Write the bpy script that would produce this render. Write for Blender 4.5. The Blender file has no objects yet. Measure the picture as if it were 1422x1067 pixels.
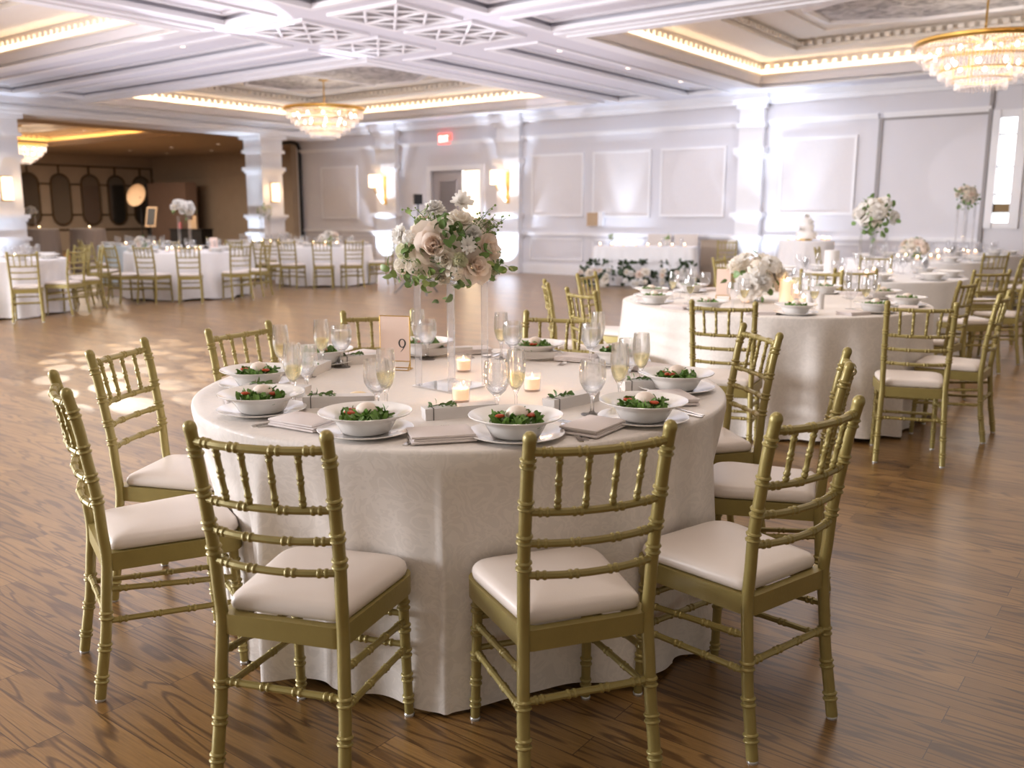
import bpy, math, random
from mathutils import Vector, Matrix
random.seed(7)
sc = bpy.context.scene
PI = math.pi
COL = sc.collection
# ------------------------------------------------------------------ camera
CAM_F, CAM_PITCH, CAM_H = 1257.0, 0.1846, 1.368
cd = bpy.data.cameras.new('camera'); cam = bpy.data.objects.new('camera', cd); COL.objects.link(cam)
cd.sensor_fit = 'HORIZONTAL'; cd.sensor_width = 36.0; cd.lens = 36.0*CAM_F/1422
cd.clip_start = 0.05; cd.clip_end = 200
cam.location = (0, 0, CAM_H); cam.rotation_euler = (PI/2 - CAM_PITCH, 0, 0)
cd.dof.use_dof = True; cd.dof.focus_distance = 2.75; cd.dof.aperture_fstop = 3.2
sc.camera = cam
# ------------------------------------------------------------------ exposure / colour
sc.view_settings.view_transform = 'Standard'; sc.view_settings.look = 'None'
sc.view_settings.exposure = 0.32; sc.view_settings.gamma = 1.0; sc.view_settings.use_curve_mapping = False
# ------------------------------------------------------------------ world: daylight haze coming in through the open sides
W = bpy.data.worlds.new('world'); sc.world = W; W.use_nodes = True
bg = W.node_tree.nodes['Background']; bg.inputs[0].default_value = (1.0, 0.90, 0.78, 1); bg.inputs[1].default_value = 0.36
# ------------------------------------------------------------------ room frame: u runs along the far wall, v runs away from the lens
RZ = math.radians(-37)
def uv(u, v, z=0.0):
    a = -RZ
    return Vector((u*math.cos(a) + v*math.sin(a), -u*math.sin(a) + v*math.cos(a), z))
VW = 17.69          # far wall
ZS = 3.70           # ceiling soffit
# ------------------------------------------------------------------ lamps
def lamp(name, kind, loc, energy, color, target=None, **kw):
    d = bpy.data.lights.new(name, kind); d.energy = energy; d.color = color
    for k, val in kw.items(): setattr(d, k, val)
    o = bpy.data.objects.new(name, d); COL.objects.link(o); o.location = loc
    if target is not None:
        o.rotation_euler = (Vector(target) - Vector(loc)).to_track_quat('-Z', 'Y').to_euler()
    return o
COLD = (0.80, 0.86, 1.0); WARM = (1.0, 0.66, 0.34); VIOLET = (0.86, 0.86, 1.0)
# daylight from the tall windows along the left hand side of the hall
lamp('window_daylight', 'AREA', uv(-11.5, -3.0, 2.1), 900, (0.95, 0.95, 1.0), uv(-4.5, 4.5, -2.2), shape='RECTANGLE', size=8.0, size_y=2.2, spread=math.radians(122))
lamp('near_table_fill', 'AREA', uv(-3.0, 6.6, 3.66), 120, (1.0, 0.86, 0.74), uv(-3.0, 6.6, 0), shape='RECTANGLE', size=8.0, size_y=5.0)  # added overhead fill, brightens the tabletop from behind; no cove is built here
lamp('side_room_fill', 'AREA', uv(-28.5, 14.5, 3.6), 560, (1.0, 0.83, 0.66), uv(-28.5, 14.5, 0), shape='RECTANGLE', size=6, size_y=6)  # added fill panel that lifts the dim side room
lamp('near_front_fill', 'POINT', (0.0, 1.5, 3.25), 42, (1.0, 0.86, 0.72), shadow_soft_size=0.4)  # added unseen fill for the flower fronts and tabletop, no fixture hangs here
# cold uplighters at the foot of the pilasters, columns and panels
UPL = [(-17.4, VW-0.45, 230), (-13.35, VW-0.45, 230), (-10.2, VW-0.35, 80), (-7.0, VW-0.6, 120), (-6.2, VW-0.45, 60),
       (-19.95, 14.75, 130), (-19.95, 7.95, 150), (-19.2, 8.4, 90)]
for i, (u, v, e) in enumerate(UPL):
    lamp('uplighter', 'SPOT', uv(u, v, 0.12), e*0.9, (0.70, 0.82, 1.0), uv(u, v + (0.16 if v > 10 else 0.1), 3.0),
         spot_size=math.radians(105), spot_blend=0.9, shadow_soft_size=0.06)
    lamp('uplighter_beam', 'SPOT', uv(u, v - (0.25 if v > 16 else 0.05), 0.12), e*2.6, (0.72, 0.84, 1.0), uv(u, v + (0.30 if v > 16 else 0.15), 3.7),
         spot_size=math.radians(34), spot_blend=0.8, shadow_soft_size=0.06)
# broad added panels: lavender wash up at the ceiling, fill down over the hall
lamp('ceiling_wash', 'AREA', uv(-10.5, 9.2, 2.3), 170, (0.84, 0.84, 1.0), uv(-10.5, 9.2, 3.7), shape='RECTANGLE', size=10, size_y=9)
lamp('hall_fill', 'AREA', uv(-9.5, 10.5, 3.6), 300, (0.90, 0.90, 1.0), uv(-9.5, 10.5, 0), shape='RECTANGLE', size=14, size_y=9)
# sharp edged pools from the moving heads
def pool(loc, tgt, e, ang, col=VIOLET, blend=0.03):
    return lamp('moving_head_beam', 'SPOT', loc, e, col, tgt, spot_size=math.radians(ang), spot_blend=blend, shadow_soft_size=0.02)
HEAD = uv(-8.6, 7.2, 3.45)
pool(HEAD, uv(-12.0, VW, 1.0), 330, 5.2); pool(HEAD, uv(-8.35, VW, 2.05), 260, 8.0)
pool(HEAD, uv(-10.1, VW, 1.25), 200, 6.5); pool(HEAD, uv(-19.4, VW, 2.95), 240, 6.5)
pool(HEAD, uv(-3.2, VW, 2.0), 300, 7.5, (0.9, 0.9, 1.0))
pool(HEAD, uv(-15.0, VW, 3.3), 200, 7.0)
LOW = uv(-11.5, 10.5, 1.1)
pool(LOW, uv(-9.6, 7.0, ZS), 700, 20); pool(LOW, uv(-6.6, 8.9, ZS), 620, 14); pool(LOW, uv(-11.4, 6.4, ZS), 420, 13)
pool(LOW, uv(-11.6, 16.8, 3.8), 420, 9); pool(LOW, uv(-5.4, 11.2, ZS), 620, 10); pool(LOW, uv(-3.4, 14.5, 4.1), 620, 10); pool(LOW, uv(-10.2, 9.6, ZS), 300, 16)
def gobo(loc, tgt, e, ang, scale, thr, col):
    o = lamp('gobo_beam', 'SPOT', loc, e, col, tgt, spot_size=math.radians(ang), spot_blend=0.25, shadow_soft_size=0.015)
    d = o.data; d.use_nodes = True; nt = d.node_tree; N, L = nt.nodes, nt.links
    em = [n for n in N if n.type == 'EMISSION'][0]
    tc = N.new('ShaderNodeTexCoord'); sx = N.new('ShaderNodeSeparateXYZ'); L.new(tc.outputs['Normal'], sx.inputs[0])
    dx = N.new('ShaderNodeMath'); dx.operation = 'DIVIDE'; L.new(sx.outputs[0], dx.inputs[0]); L.new(sx.outputs[2], dx.inputs[1])
    dy = N.new('ShaderNodeMath'); dy.operation = 'DIVIDE'; L.new(sx.outputs[1], dy.inputs[0]); L.new(sx.outputs[2], dy.inputs[1])
    cb = N.new('ShaderNodeCombineXYZ'); L.new(dx.outputs[0], cb.inputs[0]); L.new(dy.outputs[0], cb.inputs[1])
    vo = N.new('ShaderNodeTexVoronoi'); vo.voronoi_dimensions = '2D'; vo.inputs['Scale'].default_value = scale
    vo.inputs['Randomness'].default_value = 0.35; L.new(cb.outputs[0], vo.inputs['Vector'])
    lt = N.new('ShaderNodeMapRange'); L.new(vo.outputs['Distance'], lt.inputs[0])
    lt.inputs[1].default_value = thr; lt.inputs[2].default_value = thr + 0.05; lt.inputs[3].default_value = 1; lt.inputs[4].default_value = 0
    L.new(lt.outputs[0], em.inputs['Strength'])
gobo((-5.6, 11.8, 3.4), (-3.25, 8.6, 0), 1300, 30, 14, 0.33, (1.0, 0.93, 0.80))
gobo((-3.4, 9.9, 3.4), (-2.45, 7.55, 0), 700, 20, 19, 0.33, (1.0, 0.95, 0.82))
# ------------------------------------------------------------------ mesh helper
class MB:
    def __init__(s): s.v = []; s.f = []; s.m = []
    def add(s, vs, fs, mi=0):
        o = len(s.v); s.v += [tuple(p) for p in vs]; s.f += [tuple(i+o for i in f) for f in fs]; s.m += [mi]*len(fs)
    def box(s, x0, x1, y0, y1, z0, z1, mi=0):
        vs = [(x, y, z) for z in (z0, z1) for y in (y0, y1) for x in (x0, x1)]
        s.add(vs, [(0,2,3,1), (4,5,7,6), (0,1,5,4), (2,6,7,3), (0,4,6,2), (1,3,7,5)], mi)
    def obox(s, M, sx, sy, sz, mi=0):
        vs = [M @ Vector((x*sx/2, y*sy/2, z*sz/2)) for z in (-1, 1) for y in (-1, 1) for x in (-1, 1)]
        s.add(vs, [(0,2,3,1), (4,5,7,6), (0,1,5,4), (2,6,7,3), (0,4,6,2), (1,3,7,5)], mi)
    def ring(s, x0, x1, y0, y1, w, z0, z1, mi=0):      # rectangular ring, w wide, outside the rectangle
        s.box(x0-w, x1+w, y0-w, y0, z0, z1, mi); s.box(x0-w, x1+w, y1, y1+w, z0, z1, mi)
        s.box(x0-w, x0, y0, y1, z0, z1, mi); s.box(x1, x1+w, y0, y1, z0, z1, mi)
    def lathe(s, prof, seg=24, c=(0,0,0), mi=0, a0=0.0, a1=2*PI):
        full = abs(a1 - a0 - 2*PI) < 1e-6; n = seg if full else seg + 1
        rows = []; vs = []
        for r, z in prof:
            if r < 1e-6: rows.append([len(vs)]); vs.append((c[0], c[1], c[2]+z))
            else:
                row = []
                for i in range(n):
                    a = a0 + (a1-a0)*i/seg; row.append(len(vs)); vs.append((c[0]+r*math.cos(a), c[1]+r*math.sin(a), c[2]+z))
                rows.append(row)
        fs = []
        for A, B in zip(rows, rows[1:]):
            if len(A) == 1 and len(B) == 1: continue
            for i in range(seg):
                j = (i+1) % n if full else i+1
                if len(A) == 1: fs.append((A[0], B[j], B[i]))
                elif len(B) == 1: fs.append((A[i], A[j], B[0]))
                else: fs.append((A[i], A[j], B[j], B[i]))
        s.add(vs, fs, mi)
    def tube(s, pts, r, seg=8, mi=0, cap=True):
        pts = [Vector(p) for p in pts]; n = len(pts)
        rs = r if isinstance(r, (list, tuple)) else [r]*n
        vs = []; t0 = (pts[1]-pts[0]).normalized()
        up = Vector((0,0,1)) if abs(t0.z) < 0.9 else Vector((1,0,0))
        nx = t0.cross(up).normalized()
        for i, p in enumerate(pts):
            t = (pts[min(i+1,n-1)] - pts[max(i-1,0)]).normalized()
            nx = (nx - t*nx.dot(t)).normalized(); ny = t.cross(nx)
            for k in range(seg):
                a = 2*PI*k/seg; vs.append(p + (nx*math.cos(a) + ny*math.sin(a))*rs[i])
        fs = [(i*seg+k, i*seg+(k+1) % seg, (i+1)*seg+(k+1) % seg, (i+1)*seg+k) for i in range(n-1) for k in range(seg)]
        if cap: fs += [tuple(range(seg))[::-1], tuple((n-1)*seg+k for k in range(seg))]
        s.add(vs, fs, mi)
    def ball(s, c, r, seg=12, rows=8, mi=0, sq=(1,1,1)):
        prof = [(math.sin(PI*i/rows), -math.cos(PI*i/rows)) for i in range(rows+1)]; prof[0] = (0,-1); prof[-1] = (0,1)
        o = len(s.v); s.lathe([(a, b) for a, b in prof], seg, (0,0,0), mi)
        for i in range(o, len(s.v)):
            p = s.v[i]; s.v[i] = (c[0]+p[0]*r*sq[0], c[1]+p[1]*r*sq[1], c[2]+p[2]*r*sq[2])
    def mesh(s, name, mats, smooth=True, ang=40):
        me = bpy.data.meshes.new(name); me.from_pydata(s.v, [], s.f)
        for m in (mats if isinstance(mats, (list, tuple)) else [mats]): me.materials.append(m)
        if any(s.m): me.polygons.foreach_set('material_index', s.m)
        if smooth:
            me.polygons.foreach_set('use_smooth', [True]*len(s.f))
            try: me.set_sharp_from_angle(angle=math.radians(ang))
            except Exception: pass
        me.update(); return me
    def build(s, name, mats, parent=None, smooth=True, ang=40, loc=None, rz=None):
        return link(name, s.mesh(name, mats, smooth, ang), parent, loc, rz)
def link(name, me, parent=None, loc=None, rz=None):
    o = bpy.data.objects.new(name, me); COL.objects.link(o)
    if parent is not None: o.parent = parent
    if loc is not None: o.location = loc
    if rz is not None: o.rotation_euler = (0, 0, rz)
    return o
def tag(o, label, cat, group=None, kind=None):
    o['label'] = label; o['category'] = cat
    if group: o['group'] = group
    if kind: o['kind'] = kind
    return o
def thing(name, label, cat, loc=(0,0,0), rz=0.0, group=None):
    o = bpy.data.objects.new(name, None); COL.objects.link(o); o.location = loc; o.rotation_euler = (0,0,rz); o.empty_display_size = .1
    return tag(o, label, cat, group)
def struct(o, label=None, cat='structure'):
    o['kind'] = 'structure'
    if label: o['label'] = label; o['category'] = cat
    return o
def dup(root, loc, rz, label, group=None):
    r = root.copy(); COL.objects.link(r); r.location = loc; r.rotation_euler = (0,0,rz); r['label'] = label
    if group: r['group'] = group
    for ch in list(root.children):
        c = ch.copy(); COL.objects.link(c); c.parent = r
        for g in list(ch.children):
            d = g.copy(); COL.objects.link(d); d.parent = c
    return r
# ------------------------------------------------------------------ materials
def mat(name, col, rough=0.5, metal=0.0, var=0.06, scale=8.0, bump=0.0, bscale=60.0, spec=0.5, emit=None, estr=0.0, sheen=0.0, coat=0.0):
    m = bpy.data.materials.new(name); m.use_nodes = True; nt = m.node_tree; N, L = nt.nodes, nt.links
    b = N['Principled BSDF']; b.inputs['Roughness'].default_value = rough; b.inputs['Metallic'].default_value = metal
    b.inputs['Specular IOR Level'].default_value = spec
    if coat: b.inputs['Coat Weight'].default_value = coat
    if sheen: b.inputs['Sheen Weight'].default_value = sheen
    tc = N.new('ShaderNodeTexCoord')
    nz = N.new('ShaderNodeTexNoise'); nz.inputs['Scale'].default_value = scale; nz.inputs['Detail'].default_value = 3
    L.new(tc.outputs['Object'], nz.inputs['Vector'])
    mx = N.new('ShaderNodeMix'); mx.data_type = 'RGBA'; L.new(nz.outputs['Fac'], mx.inputs[0])
    mx.inputs[6].default_value = tuple(c*(1-var) for c in col) + (1,); mx.inputs[7].default_value = tuple(min(1, c*(1+var)) for c in col) + (1,)
    L.new(mx.outputs[2], b.inputs['Base Color'])
    if bump:
        n2 = N.new('ShaderNodeTexNoise'); n2.inputs['Scale'].default_value = bscale; L.new(tc.outputs['Object'], n2.inputs['Vector'])
        bp = N.new('ShaderNodeBump'); bp.inputs['Strength'].default_value = bump; bp.inputs['Distance'].default_value = 0.01
        L.new(n2.outputs['Fac'], bp.inputs['Height']); L.new(bp.outputs[0], b.inputs['Normal'])
    if emit:
        b.inputs['Emission Color'].default_value = tuple(emit) + (1,); b.inputs['Emission Strength'].default_value = estr
    return m
def glass_mat(name, tint=(1,1,1), clear=0.45, rough=0.0, ior=1.45):
    m = bpy.data.materials.new(name); m.use_nodes = True; nt = m.node_tree; N, L = nt.nodes, nt.links
    N.remove(N['Principled BSDF']); out = N['Material Output']
    g = N.new('ShaderNodeBsdfGlass'); g.inputs['Color'].default_value = tuple(tint) + (1,); g.inputs['IOR'].default_value = ior; g.inputs['Roughness'].default_value = rough
    t = N.new('ShaderNodeBsdfTransparent'); t.inputs['Color'].default_value = tuple(tint) + (1,)
    mx = N.new('ShaderNodeMixShader'); mx.inputs[0].default_value = clear
    L.new(g.outputs[0], mx.inputs[1]); L.new(t.outputs[0], mx.inputs[2]); L.new(mx.outputs[0], out.inputs[0]); return m
def thin_mat(name, tint=(1,1,1), ior=1.5, body=0.04, bodycol=(1,1,1), pw_=3.0, edge=0.55):
    m = bpy.data.materials.new(name); m.use_nodes = True; nt = m.node_tree; N, L = nt.nodes, nt.links
    N.remove(N['Principled BSDF']); out = N['Material Output']
    t = N.new('ShaderNodeBsdfTransparent'); t.inputs['Color'].default_value = tuple(tint) + (1,)
    g = N.new('ShaderNodeBsdfGlossy'); g.inputs['Roughness'].default_value = 0.02
    lw = N.new('ShaderNodeLayerWeight'); lw.inputs['Blend'].default_value = 0.5
    pw = N.new('ShaderNodeMath'); pw.operation = 'POWER'; L.new(lw.outputs['Facing'], pw.inputs[0]); pw.inputs[1].default_value = pw_
    fr = N.new('ShaderNodeMath'); fr.operation = 'MULTIPLY_ADD'; L.new(pw.outputs[0], fr.inputs[0]); fr.inputs[1].default_value = edge; fr.inputs[2].default_value = (ior-1)**2/(ior+1)**2
    mx = N.new('ShaderNodeMixShader'); L.new(fr.outputs[0], mx.inputs[0]); L.new(t.outputs[0], mx.inputs[1]); L.new(g.outputs[0], mx.inputs[2])
    d = N.new('ShaderNodeBsdfTranslucent'); d.inputs['Color'].default_value = tuple(bodycol) + (1,)
    m2 = N.new('ShaderNodeMixShader'); m2.inputs[0].default_value = body; L.new(mx.outputs[0], m2.inputs[1]); L.new(d.outputs[0], m2.inputs[2])
    L.new(m2.outputs[0], out.inputs[0]); return m
def wood_mat():
    m = bpy.data.materials.new('oak_planks'); m.use_nodes = True; nt = m.node_tree; N, L = nt.nodes, nt.links
    b = N['Principled BSDF']; tc = N.new('ShaderNodeTexCoord')
    mp = N.new('ShaderNodeMapping'); L.new(tc.outputs['Object'], mp.inputs[0])
    br = N.new('ShaderNodeTexBrick'); L.new(mp.outputs[0], br.inputs['Vector'])
    br.offset = 0.37; br.offset_frequency = 2
    br.inputs['Scale'].default_value = 1.0; br.inputs['Brick Width'].default_value = 1.15; br.inputs['Row Height'].default_value = 0.105
    br.inputs['Mortar Size'].default_value = 0.0012; br.inputs['Mortar Smooth'].default_value = 0.2; br.inputs['Bias'].default_value = 0.0
    br.inputs['Color1'].default_value = (0, 0, 0, 1); br.inputs['Color2'].default_value = (1, 1, 1, 1); br.inputs['Mortar'].default_value = (0.5, 0.5, 0.5, 1)
    # grain: each board shifts the noise so that figure does not run across seams
    sc_ = N.new('ShaderNodeVectorMath'); sc_.operation = 'MULTIPLY'; L.new(tc.outputs['Object'], sc_.inputs[0]); sc_.inputs[1].default_value = (1.0, 9.0, 1)
    off = N.new('ShaderNodeVectorMath'); off.operation = 'MULTIPLY_ADD'; L.new(br.outputs['Color'], off.inputs[0]); off.inputs[1].default_value = (13, 7, 5); L.new(sc_.outputs[0], off.inputs[2])
    n1 = N.new('ShaderNodeTexNoise'); n1.inputs['Scale'].default_value = 1.0; n1.inputs['Detail'].default_value = 2; n1.inputs['Distortion'].default_value = 0.35; L.new(off.outputs[0], n1.inputs['Vector'])
    ml = N.new('ShaderNodeMath'); ml.operation = 'MULTIPLY'; L.new(n1.outputs['Fac'], ml.inputs[0]); ml.inputs[1].default_value = 58
    sn = N.new('ShaderNodeMath'); sn.operation = 'SINE'; L.new(ml.outputs[0], sn.inputs[0])
    rg = N.new('ShaderNodeMapRange'); L.new(sn.outputs[0], rg.inputs[0]); rg.inputs[1].default_value = 0.35; rg.inputs[2].default_value = 1.0
    # fine pores
    s3 = N.new('ShaderNodeVectorMath'); s3.operation = 'MULTIPLY'; L.new(tc.outputs['Object'], s3.inputs[0]); s3.inputs[1].default_value = (9, 190, 1)
    n2 = N.new('ShaderNodeTexNoise'); n2.inputs['Scale'].default_value = 1; n2.inputs['Detail'].default_value = 3; L.new(s3.outputs[0], n2.inputs['Vector'])
    c1 = N.new('ShaderNodeMix'); c1.data_type = 'RGBA'; L.new(br.outputs['Color'], c1.inputs[0])
    c1.inputs[6].default_value = (0.205, 0.106, 0.030, 1); c1.inputs[7].default_value = (0.335, 0.186, 0.060, 1)
    c2 = N.new('ShaderNodeMix'); c2.data_type = 'RGBA'; c2.blend_type = 'MULTIPLY'; L.new(rg.outputs[0], c2.inputs[0]); L.new(c1.outputs[2], c2.inputs[6]); c2.inputs[7].default_value = (0.42, 0.37, 0.34, 1)
    rp = N.new('ShaderNodeMapRange'); L.new(n2.outputs['Fac'], rp.inputs[0]); rp.inputs[1].default_value = 0.3; rp.inputs[2].default_value = 0.7; rp.inputs[3].default_value = 0.78; rp.inputs[4].default_value = 1.12
    c3 = N.new('ShaderNodeMix'); c3.data_type = 'RGBA'; c3.blend_type = 'MULTIPLY'; c3.inputs[0].default_value = 1; L.new(c2.outputs[2], c3.inputs[6]); L.new(rp.outputs[0], c3.inputs[7])
    c4 = N.new('ShaderNodeMix'); c4.data_type = 'RGBA'; L.new(br.outputs['Fac'], c4.inputs[0]); L.new(c3.outputs[2], c4.inputs[6]); c4.inputs[7].default_value = (0.05, 0.022, 0.01, 1)
    L.new(c4.outputs[2], b.inputs['Base Color'])
    b.inputs['Roughness'].default_value = 0.30; b.inputs['Specular IOR Level'].default_value = 0.5; b.inputs['Coat Weight'].default_value = 0.22; b.inputs['Coat Roughness'].default_value = 0.32
    bp = N.new('ShaderNodeBump'); bp.inputs['Strength'].default_value = 0.12; bp.inputs['Distance'].default_value = 0.004; L.new(n2.outputs['Fac'], bp.inputs['Height']); L.new(bp.outputs[0], b.inputs['Normal'])
    return m
def cloth_mat(name, col, damask=True):
    m = bpy.data.materials.new(name); m.use_nodes = True; nt = m.node_tree; N, L = nt.nodes, nt.links
    b = N['Principled BSDF']; tc = N.new('ShaderNodeTexCoord')
    n1 = N.new('ShaderNodeTexNoise'); n1.inputs['Scale'].default_value = 13; n1.inputs['Detail'].default_value = 2.5; n1.inputs['Distortion'].default_value = 2.2; L.new(tc.outputs['Object'], n1.inputs['Vector'])
    ml = N.new('ShaderNodeMath'); ml.operation = 'MULTIPLY'; L.new(n1.outputs['Fac'], ml.inputs[0]); ml.inputs[1].default_value = 26
    sn = N.new('ShaderNodeMath'); sn.operation = 'SINE'; L.new(ml.outputs[0], sn.inputs[0])
    rg = N.new('ShaderNodeMapRange'); L.new(sn.outputs[0], rg.inputs[0]); rg.inputs[1].default_value = -0.15; rg.inputs[2].default_value = 0.35
    cm = N.new('ShaderNodeMix'); cm.data_type = 'RGBA'; L.new(rg.outputs[0], cm.inputs[0])
    k = 0.935 if damask else 0.97
    cm.inputs[6].default_value = tuple(c*k for c in col) + (1,); cm.inputs[7].default_value = tuple(col) + (1,); L.new(cm.outputs[2], b.inputs['Base Color'])
    rr = N.new('ShaderNodeMapRange'); L.new(rg.outputs[0], rr.inputs[0]); rr.inputs[3].default_value = 0.42 if damask else 0.6; rr.inputs[4].default_value = 0.72; L.new(rr.outputs[0], b.inputs['Roughness'])
    b.inputs['Sheen Weight'].default_value = 0.15
    bp = N.new('ShaderNodeBump'); bp.inputs['Strength'].default_value = 0.10 if damask else 0.03; bp.inputs['Distance'].default_value = 0.003; L.new(rg.outputs[0], bp.inputs['Height']); L.new(bp.outputs[0], b.inputs['Normal'])
    return m
def plaster_relief():
    m = bpy.data.materials.new('ornate_plaster'); m.use_nodes = True; nt = m.node_tree; N, L = nt.nodes, nt.links
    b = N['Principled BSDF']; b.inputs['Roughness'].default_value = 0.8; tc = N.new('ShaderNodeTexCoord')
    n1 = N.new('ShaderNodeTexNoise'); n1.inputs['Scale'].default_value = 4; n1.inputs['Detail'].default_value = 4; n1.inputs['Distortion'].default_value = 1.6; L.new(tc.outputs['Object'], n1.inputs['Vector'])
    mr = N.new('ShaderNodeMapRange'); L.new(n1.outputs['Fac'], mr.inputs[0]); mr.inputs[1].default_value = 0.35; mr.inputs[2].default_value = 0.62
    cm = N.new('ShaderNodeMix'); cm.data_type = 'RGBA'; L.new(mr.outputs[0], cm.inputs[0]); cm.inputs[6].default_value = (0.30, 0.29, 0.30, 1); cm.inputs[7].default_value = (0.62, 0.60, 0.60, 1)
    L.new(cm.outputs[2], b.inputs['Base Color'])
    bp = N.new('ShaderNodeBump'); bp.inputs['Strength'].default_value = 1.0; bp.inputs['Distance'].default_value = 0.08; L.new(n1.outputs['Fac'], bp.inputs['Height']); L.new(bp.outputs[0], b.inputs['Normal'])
    return m
M = {}
M['wood'] = wood_mat()
M['wall'] = mat('white_wall_paint', (0.70, 0.69, 0.73), 0.6, var=0.02, scale=2)
M['wall2'] = mat('panel_fabric', (0.72, 0.69, 0.70), 0.8, var=0.03, scale=20, bump=0.1, bscale=300)
M['trim'] = mat('white_trim_paint', (0.82, 0.81, 0.83), 0.45, var=0.02)
M['ceil'] = mat('ceiling_paint', (0.70, 0.69, 0.74), 0.7, var=0.02, scale=1.5)
M['cove'] = mat('cove_paint', (0.86, 0.80, 0.72), 0.6, var=0.02)
M['relief'] = plaster_relief()
M['tan'] = mat('tan_wall_covering', (0.38, 0.30, 0.23), 0.7, var=0.08, scale=3)
M['tanlight'] = mat('tan_ceiling_paint', (0.42, 0.35, 0.29), 0.7, var=0.04)
M['groove'] = mat('grey_seam', (0.33, 0.31, 0.31), 0.6)
M['gold'] = mat('antique_gold_paint', (0.32, 0.255, 0.082), 0.42, 0.30, var=0.10, scale=25, bump=0.06, bscale=120, coat=0.15)
M['brass'] = mat('brushed_brass', (0.60, 0.38, 0.10), 0.30, 0.85, var=0.08)
M['cushion'] = mat('ivory_vinyl', (0.72, 0.64, 0.58), 0.38, var=0.03, bump=0.03, bscale=250, spec=0.45)
M['glide'] = mat('nickel_glide', (0.55, 0.54, 0.52), 0.3, 0.6)
M['rubber'] = mat('black_rubber', (0.015, 0.014, 0.014), 0.5)
M['cloth'] = cloth_mat('ivory_damask', (0.81, 0.75, 0.695))
M['cloth2'] = cloth_mat('white_satin', (0.82, 0.80, 0.80), False)
M['cloth3'] = cloth_mat('pale_blue_satin', (0.60, 0.68, 0.72), False)
M['cloth4'] = cloth_mat('taupe_linen', (0.40, 0.32, 0.26), False)
M['china'] = mat('white_china', (0.82, 0.79, 0.76), 0.16, var=0.01, spec=0.5, coat=0.3)
M['glass'] = glass_mat('clear_glass', (1,1,1), 0.42)
M['thin'] = thin_mat('thin_clear_glass', (0.985,0.985,0.99), 1.5, 0.05)
M['water'] = glass_mat('water', (0.98, 0.99, 1.0), 0.45, ior=1.33)
M['wine'] = glass_mat('pale_sparkling_wine', (0.985, 0.94, 0.74), 0.55, ior=1.33)
M['acrylic'] = thin_mat('clear_acrylic', (0.985, 0.985, 0.995), 1.6, 0.06, (1, 1, 1), 1.4, 0.7)
M['crystal'] = thin_mat('cut_crystal', (0.93, 0.91, 0.92), 1.8, 0.22, (1.0, 0.96, 0.95))
M['steel'] = mat('polished_cutlery', (0.62, 0.60, 0.58), 0.16, 0.95, var=0.03)
M['napkin'] = mat('blush_linen_napkin', (0.76, 0.69, 0.67), 0.8, var=0.03, bump=0.08, bscale=400)
M['boxpaper'] = mat('grey_white_card', (0.70, 0.67, 0.65), 0.55, var=0.02)
M['ribbon'] = mat('dark_cord', (0.06, 0.05, 0.045), 0.6)
M['card'] = mat('blush_card', (0.83, 0.64, 0.55), 0.7, var=0.01)
M['ink'] = mat('black_ink', (0.01, 0.01, 0.01), 0.6)
M['wax'] = mat('candle_wax', (0.90, 0.72, 0.56), 0.5, var=0.02, emit=(1.0, 0.52, 0.26), estr=0.55)
M['flame'] = mat('flame', (1, 0.8, 0.5), 0.5, emit=(1.0, 0.72, 0.38), estr=22)
M['cheese'] = mat('soft_white_cheese', (0.84, 0.72, 0.62), 0.5, var=0.04, bump=0.2, bscale=60)
M['leafy'] = mat('salad_green', (0.13, 0.25, 0.045), 0.4, var=0.55, scale=45, bump=0.2, bscale=80)
M['tomato'] = mat('tomato_red', (0.50, 0.07, 0.02), 0.3, var=0.3, scale=30)
M['leaf'] = mat('foliage_green', (0.13, 0.22, 0.06), 0.45, var=0.5, scale=14)
M['leaf2'] = mat('fresh_green', (0.22, 0.31, 0.09), 0.45, var=0.4, scale=14)
M['fernlow'] = mat('dark_foliage', (0.045, 0.075, 0.03), 0.55, var=0.5, scale=10)
M['stem'] = mat('green_stem', (0.13, 0.20, 0.06), 0.5)
def petal_mat(name, col, bcol=None):
    m = mat(name, col, 0.55, var=0.06, scale=20); b = m.node_tree.nodes['Principled BSDF']
    b.inputs['Specular IOR Level'].default_value = 0.25; nt = m.node_tree
    tl = nt.nodes.new('ShaderNodeBsdfTranslucent'); tl.inputs['Color'].default_value = tuple(min(1, c*1.04) for c in col) + (1,)
    ms = nt.nodes.new('ShaderNodeMixShader'); ms.inputs[0].default_value = 0.45; nt.links.new(b.outputs[0], ms.inputs[1]); nt.links.new(tl.outputs[0], ms.inputs[2])
    nt.links.new(ms.outputs[0], nt.nodes['Material Output'].inputs[0]); return m
M['blush'] = petal_mat('blush_petals', (0.94, 0.84, 0.76))
M['ivory'] = petal_mat('ivory_petals', (0.92, 0.87, 0.79))
M['white'] = petal_mat('white_petals', (0.92, 0.90, 0.87))
M['cream'] = petal_mat('cream_green_petals', (0.80, 0.80, 0.60))
M['tealight'] = mat('lit_bulb', (1, 0.85, 0.65), 0.5, emit=(1.0, 0.84, 0.66), estr=18)
M['downlight'] = mat('downlight_lens', (1, 0.9, 0.8), 0.5, emit=(1.0, 0.70, 0.50), estr=5)
M['shade'] = mat('lit_alabaster', (0.95, 0.85, 0.72), 0.5, emit=(1.0, 0.70, 0.46), estr=1.9)
M['led'] = mat('warm_led_strip', (1, 0.8, 0.5), 0.5, emit=(1.0, 0.76, 0.50), estr=34)
M['leddark'] = mat('amber_led_strip', (1, 0.75, 0.4), 0.5, emit=(1.0, 0.50, 0.13), estr=16)
M['winpane'] = mat('daylit_window_glass', (0.9, 0.95, 1), 0.3, emit=(0.92, 0.97, 1.0), estr=2.2)
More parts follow.
